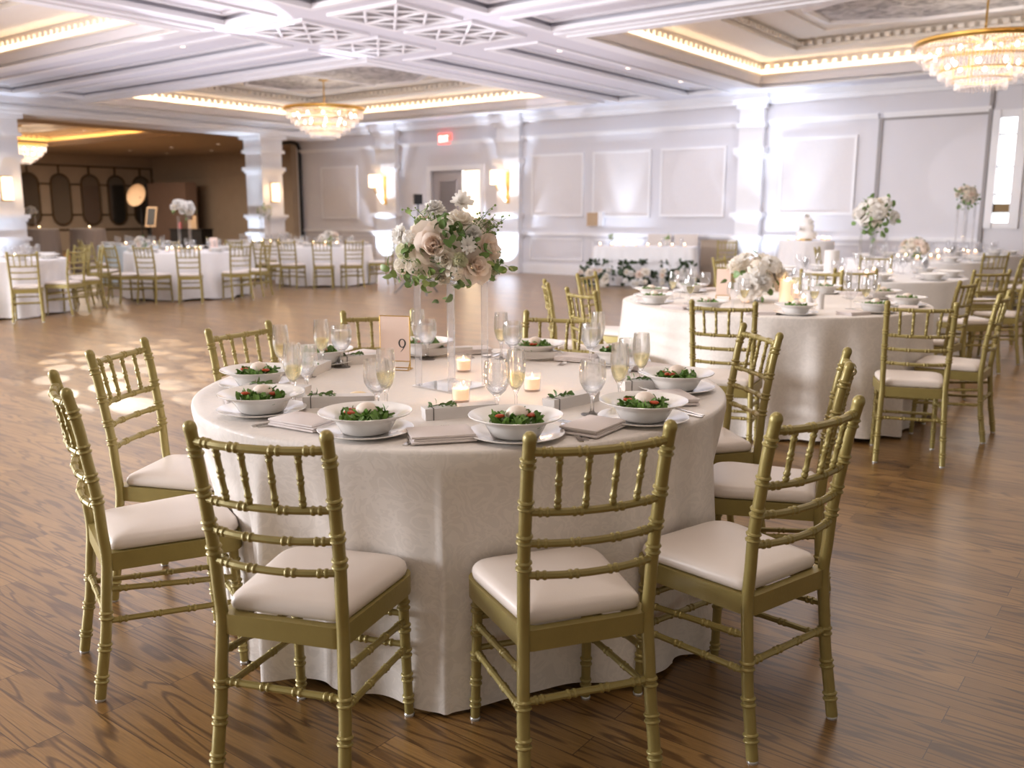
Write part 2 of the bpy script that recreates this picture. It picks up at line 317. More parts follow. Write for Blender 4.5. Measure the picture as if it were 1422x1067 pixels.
M['exitred'] = mat('lit_red_sign', (0.9, 0.1, 0.08), 0.5, emit=(1.0, 0.13, 0.10), estr=1.6)
M['exitwhite'] = mat('lit_sign_letters', (1, 0.9, 0.85), 0.5, emit=(1.0, 0.80, 0.70), estr=3.0)
M['door'] = mat('grey_door_paint', (0.52, 0.49, 0.51), 0.5, var=0.02)
M['warmroom'] = mat('lit_corridor_paint', (0.85, 0.80, 0.72), 0.7, var=0.02)
M['bronze'] = mat('dark_bronze', (0.12, 0.075, 0.03), 0.4, 0.6)
M['mirror'] = mat('smoked_mirror', (0.32, 0.30, 0.28), 0.12, 0.9, var=0.05)
M['black'] = mat('black_metal', (0.02, 0.02, 0.022), 0.45, 0.3)
M['greymetal'] = mat('grey_metal', (0.16, 0.17, 0.18), 0.45, 0.4)
M['umbrella'] = mat('tan_umbrella_fabric', (0.50, 0.35, 0.22), 0.7, var=0.05)
M['backdrop'] = mat('brown_backdrop', (0.27, 0.18, 0.14), 0.8, var=0.12, scale=3)
M['pink'] = mat('pink_wax', (0.6, 0.16, 0.18), 0.5)
M['cake'] = mat('white_icing', (0.85, 0.82, 0.79), 0.5, var=0.02)
# ================================================================== SETTING (built in room coordinates u,v)
def S(mb, name, mats, label, smooth=False):
    o = mb.build(name, mats, smooth=smooth); o.rotation_euler = (0, 0, RZ); return struct(o, label)
b = MB(); b.box(-38, 8, -8, 24, -0.1, 0.0); S(b, 'floor', M['wood'], 'brown oak plank floor')
# ---- far wall with door and window openings
DU0, DU1, DZ = -15.91, -14.29, 2.47; WU0, WU1, WZ0, WZ1 = -2.98, -2.66, 1.22, 3.02
b = MB()
for u0, u1, z0, z1 in [(-21.1, DU0, 0, 3.85), (DU0, DU1, DZ, 3.85), (DU1, WU0, 0, 3.85), (WU0, WU1, 0, WZ0), (WU0, WU1, WZ1, 3.85), (WU1, 8, 0, 3.85)]:
    b.box(u0, u1, VW, VW+0.25, z0, z1)
S(b, 'wall_far', M['wall'], 'white far wall with framed panels')
b = MB()                                              # corridor seen through the open door
b.box(-17.5, -12.5, VW+2.2, VW+2.3, 0, 3); b.box(-17.5, -12.5, VW+0.25, VW+2.3, 2.9, 3); b.box(-17.6, -17.5, VW+0.25, VW+2.3, 0, 3); b.box(-12.5, -12.4, VW+0.25, VW+2.3, 0, 3)
S(b, 'wall_corridor', M['warmroom'], 'cream corridor behind the open door')
lamp('corridor_light', 'POINT', uv(-14.6, VW+1.2, 2.5), 300, (1.0, 0.90, 0.76), shadow_soft_size=0.2)
b = MB()
for u0, u1 in [(-20.9, -17.8), (-17.0, -13.7), (-13.0, -7.65), (-7.0, -4.95), (-4.85, -3.1)]:
    for uu0, uu1 in ([(u0, u1)] if not (u0 < DU0 < u1) else [(u0, DU0-0.12), (DU1+0.12, u1)]):
        b.box(uu0, uu1, VW-0.035, VW, 0, 0.2); b.box(uu0, uu1, VW-0.02, VW, 0.2, 0.24)
        b.box(uu0, uu1, VW-0.05, VW, 0.90, 0.97)
    b.box(u0, u1, VW-0.05, VW, 3.10, 3.14); b.box(u0, u1, VW-0.085, VW, 3.14, 3.19)
b.box(-21.1, 8, VW-0.10, VW, 3.50, 3.58); b.box(-21.1, 8, VW-0.18, VW, 3.58, 3.70)
S(b, 'trim_1', M['trim'], 'white baseboard, chair rail and cornice of the far wall')
b = MB()
for u0, u1 in [(-12.9, -7.7), (-6.9, -5.0), (-21, -17.9)]:
    n = max(1, round((u1-u0)/1.7))
    for i in range(n):
        a0 = u0 + (u1-u0)*i/n + 0.12; a1 = u0 + (u1-u0)*(i+1)/n - 0.12
        b.ring(a0+0.03, a1-0.03, 0, 1, 0.03, 0, 0.0001)
        for z0, z1 in [(0.32, 0.36), (0.80, 0.84)]: b.box(a0, a1, VW-0.02, VW, z0, z1)
        b.box(a0, a0+0.04, VW-0.02, VW, 0.32, 0.84); b.box(a1-0.04, a1, VW-0.02, VW, 0.32, 0.84)
b2 = MB(); b2.v = [p for p in b.v]; keep = [(f, m) for f, m in zip(b.f, b.m) if all(b.v[i][1] > 10 for i in f)]
b2.f = [k[0] for k in keep]; b2.m = [k[1] for k in keep]
S(b2, 'trim_2', M['trim'], 'white raised wainscot frames below the chair rail')
b = MB()
for u0, u1, z0, z1 in [(-20.0, -18.65, 1.31, 2.64), (-12.68, -11.34, 1.38, 2.7), (-11.0, -9.64, 1.36, 2.7), (-9.31, -7.93, 1.38, 2.7), (-6.7, -5.35, 1.42, 2.78)]:
    b.box(u0, u1, VW-0.03, VW, z0, z1, 0)
    for a in [(u0-0.05, u1+0.05, z1, z1+0.05), (u0-0.05, u1+0.05, z0-0.05, z0)]: b.box(a[0], a[1], VW-0.045, VW, a[2], a[3], 1)
    for a in [(u0-0.05, u0), (u1, u1+0.05)]: b.box(a[0], a[1], VW-0.045, VW, z0, z1, 1)
S(b, 'trim_3', [M['wall2'], M['trim']], 'pale upholstered panels framed in white on the far wall')
b = MB(); b.box(-4.94, -4.87, VW-0.03, VW, 0, 3.1); b.box(-4.87, -3.12, VW-0.02, VW, 3.06, 3.1); b.box(-3.14, -3.08, VW-0.06, VW, 0, 3.5)
S(b, 'trim_4', M['groove'], 'grey seams of the folding partition in the far wall')
def pilaster(uc, w, idx):
    b = MB(); h = w/2
    def tier(d, e, z0, z1): b.box(uc-h-e, uc+h+e, VW-d, VW, z0, z1)
    tier(.24, .05, 0, .18); tier(.20, .02, .18, .84); tier(.24, .06, .84, .90); tier(.27, .09, .90, .96)
    tier(.16, .0, .96, 1.28); tier(.20, .03, 1.28, 1.33); tier(.27, .08, 1.33, 1.42)
    tier(.14, 0, 1.42, 2.5); tier(.18, .03, 2.5, 2.55); tier(.24, .07, 2.55, 2.68); tier(.14, 0, 2.68, 3.06); tier(.19, .04, 3.06, 3.16)
    tier(.14, 0, 3.16, 3.42); tier(.2, .05, 3.42, 3.5); tier(.26, .1, 3.5, 3.7)
    S(b, 'pilaster', M['trim'], ['white wall pilaster left of the grey door, carrying a sconce', 'white wall pilaster right of the open door, carrying a sconce', 'white wall pilaster behind the cake table'][idx])
pilaster(-17.4, 0.72, 0); pilaster(-13.35, 0.66, 1); pilaster(-7.33, 0.5, 2)
def column(vc, label):
    b = MB(); uc = -19.93; h = 0.33
    def tier(e, z0, z1): b.box(uc-h-e, uc+h+e, vc-h-e, vc+h+e, z0, z1)
    tier(.06, 0, .2); tier(.03, .2, .84); tier(.07, .84, .92); tier(.01, .92, 1.24); tier(.04, 1.24, 1.30); tier(.08, 1.30, 1.38)
    tier(0, 1.38, 2.44); tier(.03, 2.44, 2.5); tier(.07, 2.5, 2.6); tier(0.0, 2.6, 2.95); tier(.06, 2.95, 3.03); tier(.02, 3.03, 3.3); tier(.1, 3.3, 3.4)
    S(b, 'column', M['trim'], label)
column(15.6, 'square white column nearer the exit door, stepped mouldings'); column(8.86, 'square white column at the left edge of the view')
b = MB(); b.box(-20.45, -19.41, -6, VW, 3.40, 3.70); b.box(-20.52, -19.34, -6, VW, 3.47, 3.53); b.box(-20.6, -19.26, -6, VW, 3.58, 3.70)
S(b, 'beam', M['trim'], 'long white beam across the column heads')
# ---- door and window
b = MB(); b.box(DU0-.12, DU0, VW-.05, VW+.25, 0, DZ+.12); b.box(DU1, DU1+.12, VW-.05, VW+.25, 0, DZ+.12); b.box(DU0, DU1, VW-.05, VW+.25, DZ, DZ+.12)
S(b, 'trim_5', M['trim'], 'white frame of the double door')
b = MB(); b.box(DU0, -14.95, VW+.08, VW+.14, 0, DZ)
for z0, z1 in [(0.25, 0.95), (1.15, 2.25)]:
    b.ring(DU0+.2, -15.15, VW+.07, VW+.08, 0.0, z0, z1)
    b.box(DU0+.17, -15.12, VW+.06, VW+.08, z0, z0+.04); b.box(DU0+.17, -15.12, VW+.06, VW+.08, z1-.04, z1); b.box(DU0+.17, DU0+.21, VW+.06, VW+.08, z0, z1); b.box(-15.16, -15.12, VW+.06, VW+.08, z0, z1)
door = S(b, 'door_1', M['door'], 'closed grey leaf of the double door under the exit sign')
hb = MB(); hb.tube([(-15.03, VW+.08, 1.0), (-15.03, VW+.02, 1.0), (-15.03, VW+.02, 1.16), (-15.03, VW+.08, 1.16)], .012)
hb.build('door_handle', M['brass'], door)
b = MB(); b.box(WU0, WU1, VW+.10, VW+.12, WZ0, WZ1); wn = S(b, 'window_1', M['winpane'], 'tall narrow daylit window at the right end of the wall')
b = MB(); b.ring(WU0+.04, WU1-.03, VW+.03, VW+.10, 0.0, 0, .0001); b = MB()
b.box(WU0-.09, WU0+.03, VW-.05, VW+.12, WZ0-.08, WZ1+.1); b.box(WU1-.03, WU1+.12, VW-.05, VW+.12, WZ0-.08, WZ1+.1)
b.box(WU0, WU1, VW-.02, VW+.12, WZ1-.03, WZ1+.1); b.box(WU0, WU1, VW-.02, VW+.12, WZ0-.08, WZ0+.02)
for z in (2.72, 2.18, 1.72, 1.42): b.box(WU0, WU1, VW+.04, VW+.10, z-.02, z+.02)
b.build('window_frame', M['trim'], wn)
b = MB(); b.box(WU0+.03, WU1-.03, VW+.02, VW+.09, 1.42, 1.56); b.build('window_bar', M['bronze'], wn)
# ---- ceiling of the hall: soffit with recessed strips and three lit coves
def minus(rect, holes):
    u0, u1, v0, v1 = rect
    us = sorted({u0, u1} | {x for h in holes for x in h[:2] if u0 < x < u1}); vs = sorted({v0, v1} | {x for h in holes for x in h[2:4] if v0 < x < v1})
    for j in range(len(vs)-1):
        run = None
        for i in range(len(us)-1):
            cu, cv = (us[i]+us[i+1])/2, (vs[j]+vs[j+1])/2
            solid = not any(h[0] < cu < h[1] and h[2] < cv < h[3] for h in holes)
            if solid: run = [us[i], us[i+1]] if run is None else [run[0], us[i+1]]
            elif run: yield run[0], run[1], vs[j], vs[j+1]; run = None
        if run: yield run[0], run[1], vs[j], vs[j+1]
COVES = [(-19.0, -10.6, 10.35, 16.6), (-6.75, 2.4, 10.55, 16.5), (-19.0, -10.6, 0.9, 7.1)]
STRIPS = [(-10.0, -9.05, 10.55, 16.9), (-8.45, -7.55, 10.6, 16.9), (-10.0, -9.05, -3, 7.35), (-8.45, -7.55, -3, 7.4),
          (-18.6, -10.45, 7.75, 8.75), (-18.3, -10.5, 9.1, 10.0), (-7.0, 6, 7.8, 8.8), (-7.0, 6, 9.1, 10.1)]
b = MB()
for r in minus((-20.5, 8, -4, VW+.2), COVES + STRIPS): b.box(*r, ZS, ZS+.15)
for s_ in STRIPS: b.box(*s_, ZS+.10, ZS+.14)
S(b, 'ceiling', M['ceil'], 'white coffered ceiling of the hall')
b = MB()
for s_ in STRIPS:
    b.ring(s_[0]+.07, s_[1]-.07, s_[2]+.07, s_[3]-.07, .09, ZS-.025, ZS+.03); b.ring(s_[0]+.16, s_[1]-.16, s_[2]+.16, s_[3]-.16, .07, ZS+.07, ZS+.11)
for c in COVES: b.ring(*c, .30, ZS-.03, ZS+.01); b.ring(*c, .18, ZS-.05, ZS+.01)
S(b, 'trim_6', M['trim'], 'white mouldings around the ceiling recesses')
def dentils(mb, u0, u1, v0, v1, z0, z1, d, step=.17, w=.09):
    n = int((u1-u0)/step)
    for i in range(n):
        a = u0 + (i+.5)*(u1-u0)/n
        mb.box(a-w/2, a+w/2, v0, v0+d, z0, z1); mb.box(a-w/2, a+w/2, v1-d, v1, z0, z1)
    n = int((v1-v0)/step)
    for i in range(n):
        a = v0 + (i+.5)*(v1-v0)/n
        mb.box(u0, u0+d, a-w/2, a+w/2, z0, z1); mb.box(u1-d, u1, a-w/2, a+w/2, z0, z1)
def cove(c, idx, mats, relief, led, zt=0.0):
    u0, u1, v0, v1 = c; s_ = .25; b = MB()
    b.ring(u0-s_, u1+s_, v0-s_, v1+s_, .08, ZS+.14, ZS+.62)
    b.ring(u0-.02, u1+.02, v0-.02, v1+.02, s_, ZS+.34, ZS+.40); dentils(b, u0-.06, u1+.06, v0-.06, v1+.06, ZS+.26, ZS+.34, .07)
    b.ring(u0-.14, u1+.14, v0-.14, v1+.14, .12, ZS+.28, ZS+.35); b.ring(u0, u1, v0, v1, .05, ZS+.14, ZS+.19)
    i_ = .95
    b.ring(u0+i_, u1-i_, v0+i_, v1-i_, i_+.05, ZS+.40, ZS+.52)
    b.ring(u0+i_+.05, u1-i_-.05, v0+i_+.05, v1-i_-.05, .1, ZS+.36, ZS+.42); dentils(b, u0+i_+.08, u1-i_-.08, v0+i_+.08, v1-i_-.08, ZS+.42, ZS+.48, .06, .15, .08)
    b.box(u0+i_-.2, u1-i_+.2, v0+i_-.2, v1-i_+.2, ZS+.52, ZS+.56)
    j = 1.7; b.ring(u0+j, u1-j, v0+j, v1-j, .06, ZS+.49, ZS+.53)
    S(b, 'cove', mats, ['lit cove around the chandelier before the exit door', 'lit cove around the large chandelier at right', 'lit cove at the upper left of the view', 'amber lit cove in the dim side room'][idx])
    b = MB(); b.ring(u0-.07, u1+.07, v0-.07, v1+.07, .03, ZS+.15, ZS+.165); S(b, 'light_strip', led, 'warm light strip hidden in the ' + ['chandelier cove before the exit door', 'cove at right', 'upper left cove', 'side room cove'][idx])
    cu, cv = (u0+u1)/2, (v0+v1)/2; hx, hy = (u1-u0)/2-2.0, (v1-v0)/2-1.9
    oc = [(hx, -hy*.45), (hx, hy*.45), (hx*.55, hy), (-hx*.55, hy), (-hx, hy*.45), (-hx, -hy*.45), (-hx*.55, -hy), (hx*.55, -hy)]
    b = MB(); b.add([(cu+x, cv+y, ZS+.52) for x, y in oc] + [(cu+x, cv+y, ZS+.47) for x, y in oc], [tuple(range(8, 16))] + [(i, (i+1) % 8, 8+(i+1) % 8, 8+i) for i in range(8)], 0)
    for k in range(8):
        p, q = oc[k], oc[(k+1) % 8]; b.tube([(cu+p[0], cv+p[1], ZS+.47), (cu+q[0], cv+q[1], ZS+.47)], .05, 6, 1)
    b.tube([(cu-hx*.0-.0, cv-hy, ZS+.46), (cu, cv+hy, ZS+.46)], .035, 6, 1)
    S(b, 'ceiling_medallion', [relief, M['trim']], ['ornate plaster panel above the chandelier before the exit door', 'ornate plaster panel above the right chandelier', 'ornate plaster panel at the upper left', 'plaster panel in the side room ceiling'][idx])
for i, c in enumerate(COVES): cove(c, i, M['cove'], M['relief'], M['led'])
# lattice grilles at the crossing of the beams
for i, (u, v) in enumerate([(-9.52, 8.25), (-7.95, 8.25), (-9.55, 9.55), (-7.95, 9.55)]):
    g = thing('ceiling_grille', ['lattice ceiling grille, left of the four at the beam crossing', 'lattice ceiling grille, nearest the top of the view of the four', 'lattice ceiling grille, lowest of the four at the beam crossing', 'lattice ceiling grille, right of the four at the beam crossing'][i], 'ceiling grille', uv(u, v, ZS), RZ, 'lattice grilles at the beam crossing')
    h = .5; b = MB(); b.ring(-h, h, -h, h, .07, -.035, 0); b.build('frame', M['trim'], g, smooth=False)
    b = MB()
    for p, q in [((-h,-h), (h,h)), ((-h,h), (h,-h)), ((-h,0), (h,0)), ((0,-h), (0,h)), ((-h,0), (0,h)), ((0,h), (h,0)), ((h,0), (0,-h)), ((0,-h), (-h,0))]:
        b.tube([(p[0], p[1], -.02), (q[0], q[1], -.02)], .02, 4)
    b.build('lattice', M['trim'], g, smooth=False)
    b = MB(); b.box(-h, h, -h, h, -.006, 0); b.build('backing', M['groove'], g, smooth=False)
DL = [(-14.9, 8.1, ZS+.1), (-12.25, 8.22, ZS+.1), (-12.3, 9.5, ZS+.1), (-15.1, 9.4, ZS+.1), (-17.8, 9.3, ZS+.1), (-9.5, 11.85, ZS+.1), (-9.5, 13.9, ZS+.1), (-8.02, 11.85, ZS+.1), (-9.5, 15.85, ZS+.1), (-8.02, 13.9, ZS+.1), (-8.02, 15.85, ZS+.1)]
def downlight(p, label, grp):
    d = thing('downlight', label, 'ceiling light', p, 0, grp)
    b = MB(); b.lathe([(.045, -.004), (.075, -.012), (.08, 0)], 16); b.build('rim', M['trim'], d)
    b = MB(); b.lathe([(0, -.006), (.045, -.006), (.045, 0)], 16); b.build('lens', M['downlight'], d)
ALLDL = [(uv(*p), 'hall') for p in DL] + [(uv(u, v, ZS), 'side') for u, v in [(-31.8, 18.9), (-29.3, 19.0), (-32.1, 20.6), (-29.4, 20.7), (-26.6, 19.0), (-25.3, 13.7)]]
# ---- the dim side room beyond the columns
b = MB()
b.box(-36, -35.6, -6, 22.4, 0, 4.4); S(b, 'wall_left', M['tan'], 'tan wall with mirrors in the dim side room')
b = MB(); b.box(-36, -21.1, 22.1, 22.4, 0, 4.4); b.box(-35.6, -21.1, 22.04, 22.1, 2.86, 2.94); b.box(-21.35, -21.1, VW+.0, 22.1, 0, 4.0); S(b, 'wall_side_room', M['tan'], 'plain tan end wall of the dim side room')
SC = (-32.4, -24.4, 9.5, 16.2); b = MB()
for r in minus((-36, -20.5, -4, 22.4), [SC]): b.box(*r, ZS, ZS+.15)
S(b, 'ceiling_side_room', M['tanlight'], 'tan ceiling of the dim side room')
cove(SC, 3, M['cove'], M['relief'], M['leddark'])
b = MB()
for mv in (14.55, 15.75, 16.9, 18.1, 19.3, 20.4, 21.5):
    b.box(-35.6, -35.56, mv-.03, mv+.03, 2.93, 3.26)
for z in (3.26, 2.55, 1.38, .8): b.box(-35.6, -35.555, 9, 22.04, z-.03, z+.03)
b.box(-35.6, -35.55, 22.0, 22.06, .3, 3.29)
fr = b.build('wall_frame', M['bronze'], smooth=False); fr.rotation_euler = (0, 0, RZ); tag(fr, 'dark bronze grid of bars linking the pill shaped mirrors', 'wall decoration')
def stadium(w, h, n=10):
    r = w/2; pts = []
    for k in range(n+1): a = PI*k/n; pts.append((r*math.cos(a), h/2-r+r*math.sin(a)))
    for k in range(n+1): a = PI + PI*k/n; pts.append((r*math.cos(a), -h/2+r+r*math.sin(a)))
    return pts
for k, mv in enumerate((14.55, 15.75, 16.9, 18.1, 19.3, 20.4, 21.5)):
    t = thing('wall_mirror', ['pill shaped bronze mirror furthest left, behind the column', 'pill shaped bronze mirror beside the left column', 'pill shaped bronze mirror left of the first candle table', 'pill shaped bronze mirror above the gap between the cocktail tables', 'pill shaped bronze mirror left of the tan umbrella', 'pill shaped bronze mirror behind the tan umbrella', 'pill shaped bronze mirror next to the brown backdrop'][k], 'mirror', uv(-35.55, mv, 1.96), RZ, 'pill shaped mirrors')
    sp = stadium(.74, 1.94); b = MB(); b.add([(0, y, z) for y, z in sp] + [(.02, y, z) for y, z in sp], [tuple(range(len(sp), 2*len(sp)))] + [(i, (i+1) % len(sp), len(sp)+(i+1) % len(sp), len(sp)+i) for i in range(len(sp))])
    b.build('glass', M['mirror'], t, smooth=False)
    b = MB(); b.tube([(.02, y, z) for y, z in sp + sp[:1]], .035, 6, cap=False); b.build('frame', M['bronze'], t)
# ================================================================== CHANDELIERS, SCONCES, SIGN
def chandelier(u, v, label, cat='chandelier', R_=.86, zr=3.60, rz=0.0, ztop=4.19):
    c = thing('chandelier', label, cat, uv(u, v, 0), rz, None)
    b = MB(); b.lathe([(0, ztop), (.11, ztop), (.11, ztop-.03), (.03, ztop-.05), (0, ztop-.05)], 20); b.build('canopy', M['brass'], c)
    b = MB(); b.tube([(0, 0, ztop-.04), (0, 0, zr-.05)], .014, 8); b.build('rod', M['brass'], c)
    b = MB(); b.lathe([(R_-.14, zr), (R_-.02, zr+.012), (R_, zr), (R_, zr-.03), (R_-.03, zr-.06), (R_-.05, zr-.06), (R_-.05, zr-.02), (R_-.14, zr-.02), (R_-.14, zr)], 64)
    for k in range(4):
        a = PI*k/4; b.tube([(-math.cos(a)*R_*.9, -math.sin(a)*R_*.9, zr-.01), (math.cos(a)*R_*.9, math.sin(a)*R_*.9, zr-.01)], .012, 6)
    b.build('brass_ring', M['brass'], c)
    b = MB()
    for rr, zz in [(R_*.80, zr-.235), (R_*.60, zr-.37), (R_*.42, zr-.48)]:
        b.lathe([(rr, zz), (rr+.012, zz), (rr+.012, zz-.02), (rr, zz-.02), (rr, zz)], 48)
        for k in range(8):
            a = 2*PI*k/8; b.tube([(rr*math.cos(a), rr*math.sin(a), zz), (rr*math.cos(a), rr*math.sin(a), zr-.01)], .006, 5)
    b.build('tier_frame', M['brass'], c)
    for rr, z0, ln, rows in [(R_*.93, zr-.05, .10, 2), (R_*.82, zr-.16, .17, 1), (R_*.72, zr-.25, .15, 1), (R_*.60, zr-.35, .13, 1), (R_*.48, zr-.42, .13, 1), (R_*.36, zr-.49, .13, 1)]:
        b = MB(); n = int(2*PI*rr/.042)
        for row in range(rows):
            for k in range(n):
                a = 2*PI*(k + .5*row)/n; x, y = rr*math.cos(a), rr*math.sin(a); z1 = z0 - row*ln*.75 - random.uniform(0, .01)
                Mx = Matrix.Translation((x, y, 0)) @ Matrix.Rotation(a + random.uniform(-.4, .4), 4, 'Z')
                w, d = .015, .008
                vs = [Mx @ Vector(p) for p in [(0,0,z1), (d,0,z1-.02), (0,w,z1-.02), (-d,0,z1-.02), (0,-w,z1-.02), (d,0,z1-ln+.03), (0,w,z1-ln+.03), (-d,0,z1-ln+.03), (0,-w,z1-ln+.03), (0,0,z1-ln)]]
                b.add(vs, [(0,1,2),(0,2,3),(0,3,4),(0,4,1),(1,5,6,2),(2,6,7,3),(3,7,8,4),(4,8,5,1),(5,9,6),(6,9,7),(7,9,8),(8,9,5)])
        o = b.build('crystal_fringe', M['crystal'], c, smooth=False); o['kind'] = 'stuff'
    bm_ = MB(); bm_.ball((0,0,0), .022, 10, 8, 0, (1,1,1.5)); me = bm_.mesh('bulb', M['tealight'])
    for rr, zz, n in [(R_*.74, zr-.15, 12), (R_*.48, zr-.30, 8)]:
        for k in range(n):
            a = 2*PI*(k+.3)/n; link('bulb', me, c, (rr*math.cos(a), rr*math.sin(a), zz))
    lamp('chandelier_light', 'POINT', uv(u, v, zr-.3), 22, (1.0, 0.90, 0.80), shadow_soft_size=.35)
    return c
chandelier(-15.2, 13.55, 'crystal chandelier with brass ring hanging before the exit door')
chandelier(-2.55, 13.6, 'large crystal chandelier with brass ring at the upper right')
chandelier(-30.6, 14.4, 'crystal chandelier in the dim side room, half hidden by the left column', R_=.8)
def box_sconce(u, v, z, label, h=.46):
    s = thing('wall_sconce', label, 'wall lamp', uv(u, v, z), RZ, 'alabaster sconces on the columns')
    b = MB(); b.box(0, .03, -.10, .10, -h/2-.02, h/2+.02); b.build('backplate', M['brass'], s, smooth=False)
    b = MB(); b.box(.03, .12, -.09, .09, -h/2, h/2); b.build('shade', M['shade'], s, smooth=False)
    lamp('sconce_light', 'POINT', uv(u+.25, v, z), 7, WARM, shadow_soft_size=.08)
box_sconce(-19.6, 15.62, 1.95, 'lit box sconce on the column nearer the exit door')
box_sconce(-19.6, 8.86, 1.90, 'lit box sconce on the column at the left edge')
def arm_sconce(u, label, z=2.26):
    v = VW-.14
    s = thing('wall_sconce', label, 'wall lamp', uv(u, v, z), RZ, 'drum shade sconces on the pilasters')
    b = MB(); b.lathe([(.15, -.17), (.15, .15), (.14, .15), (.14, -.17), (.15, -.17)], 24, (-.12, -.20, .0)); b.lathe([(0, .12), (.14, .12)], 24, (-.12, -.20, 0)); b.build('shade', M['shade'], s)
    b = MB(); b.tube([(-.12, -.20, -.1), (-.11, -.20, -.25), (-.05, -.15, -.38), (.08, -.04, -.56), (.08, -.0, -.58)], .016, 8); b.box(.04, .12, -.02, 0, -.62, .12); b.build('arm', M['brass'], s)
    b = MB(); b.tube([(-.04, -.17, -.34), (.07, -.07, -.57)], .035, 10); b.build('glass_rod', M['shade'], s)
    lamp('sconce_light', 'POINT', uv(u-.12, v-.42, z), 3, WARM, shadow_soft_size=.08)
arm_sconce(-17.5, 'brass arm sconce with drum shade left of the grey door')
arm_sconce(-13.42, 'brass arm sconce with drum shade right of the open door')
e = thing('exit_sign', 'red lit EXIT sign above the grey double door', 'sign', uv(-15.4, VW-.05, 3.24), RZ)
b = MB(); b.box(-.19, .19, -.03, .05, -.13, .13); b.build('housing', M['exitred'], e, smooth=False)
b = MB(); y = -.036
def bar(p, q, w=.017):
    d = (Vector(q)-Vector(p)).normalized(); n = Vector((-d.y, d.x))*w/2
    P = [Vector(p)+n, Vector(p)-n, Vector(q)-n, Vector(q)+n]
    b.add([(a.x, yy, a.y) for yy in (y, y+.006) for a in P], [(0,1,2,3), (7,6,5,4), (0,4,5,1), (1,5,6,2), (2,6,7,3), (3,7,4,0)])
for p, q in [((-.145,-.075),(-.145,.075)), ((-.145,.068),(-.085,.068)), ((-.145,0),(-.095,0)), ((-.145,-.068),(-.085,-.068)),
             ((-.06,-.075),(.01,.075)), ((-.06,.075),(.01,-.075)), ((.04,-.075),(.04,.075)), ((.105,-.075),(.105,.075)), ((.07,.068),(.14,.068))]: bar(p, q)
b.build('letters', M['exitwhite'], e, smooth=False)
# dark pipe turning down at the end of the far wall
b = MB(); b.tube([(-21.75, VW-.05, 3.42), (-21.25, VW-.05, 3.42), (-21.0, VW-.05, 3.36), (-20.92, VW-.05, 3.2), (-20.92, VW-.05, 0.0)], .05, 10)
o = b.build('drape_pipe', M['black']); o.rotation_euler = (0,0,RZ); tag(o, 'dark pipe bent down the wall beside the column with flowers', 'pipe')
b = MB(); b.box(-11.14, -10.86, VW-.10, VW-.02, 1.13, 1.42, 0); b.box(-10.84, -10.72, VW-.12, VW-.02, 1.13, 1.44, 1)
o = b.build('wall_speaker', [M['umbrella'], M['trim']], smooth=False); o.rotation_euler = (0,0,RZ); tag(o, 'small tan box with white side unit on the far wall', 'speaker')
# ================================================================== CHAIRS
def catmull(P, n):
    P = [Vector(p) for p in P]; P = [P[0]*2-P[1]] + P + [P[-1]*2-P[-2]]; out = []
    for i in range(1, len(P)-2):
        for k in range(n):
            t = k/n; a, b_, c, d = P[i-1], P[i], P[i+1], P[i+2]
            out.append(.5*((2*b_) + (c-a)*t + (2*a-5*b_+4*c-d)*t*t + (3*b_-a-3*c+d)*t**3))
    return out + [P[-2]]
def bamboo(mb, P, r, knots, seg=9, n=10, r1=None, gap=.016, bulge=1.30, finial=False):
    """tube along P with pairs of turned rings at the given arc fractions"""
    C = catmull(P, n); cum = [0]
    for a, c in zip(C, C[1:]): cum.append(cum[-1] + (c-a).length)
    Ltot = cum[-1]; r1 = r if r1 is None else r1
    ss = {0.0, Ltot} | {Ltot*i/(len(C)-1) for i in range(len(C))}; K = []
    for k in knots:
        for q in (k*Ltot-gap/2, k*Ltot+gap/2): K.append(q)
    for q in K: ss |= {q-.005, q-.003, q, q+.003, q+.005}
    ss = sorted(s_ for s_ in ss if 0 <= s_ <= Ltot); pts = []; rs = []; j = 0
    for s_ in ss:
        while j < len(cum)-2 and cum[j+1] < s_: j += 1
        t = (s_-cum[j])/max(1e-9, cum[j+1]-cum[j]); pts.append(C[j].lerp(C[j+1], t))
        rad = r + (r1-r)*s_/Ltot
        for q in K:
            d = abs(s_-q)
            if d < .0045: rad *= 1 + (bulge-1)*(1-(d/.0055)**2)
        rs.append(rad)
    if finial:
        d = (pts[-1]-pts[-2]).normalized(); e_ = pts[-1]
        for h, k in [(.004, 1.06), (.010, 1.08), (.018, .95), (.024, .65), (.027, .2)]: pts.append(e_ + d*h); rs.append(r1*k)
    mb.tube(pts, rs, seg)
    return C
def post_y(z):      # rake of the back posts
    T = [(0, -.050), (.2, -.018), (.41, 0), (.6, -.012), (.8, -.042), (.9, -.064)]
    for (a, ya), (c, yc) in zip(T, T[1:]):
        if z <= c: return ya + (yc-ya)*(z-a)/(c-a)
    return T[-1][1]
def post_x(z):
    return .172 - .012*z/.41 if z < .41 else .160 + .010*(z-.41)/.49
def rail_mesh(z, r=.0098, bow=.024):
    b = MB(); x = post_x(z); y = post_y(z)
    P = [(-x, y, z), (-x*.5, y-bow*.78, z-.002), (0, y-bow, z-.003), (x*.5, y-bow*.78, z-.002), (x, y, z)]
    bamboo(b, P, r, [.12, .35, .65, .88], 8, 8); return b.mesh('back_rail', M['gold'])
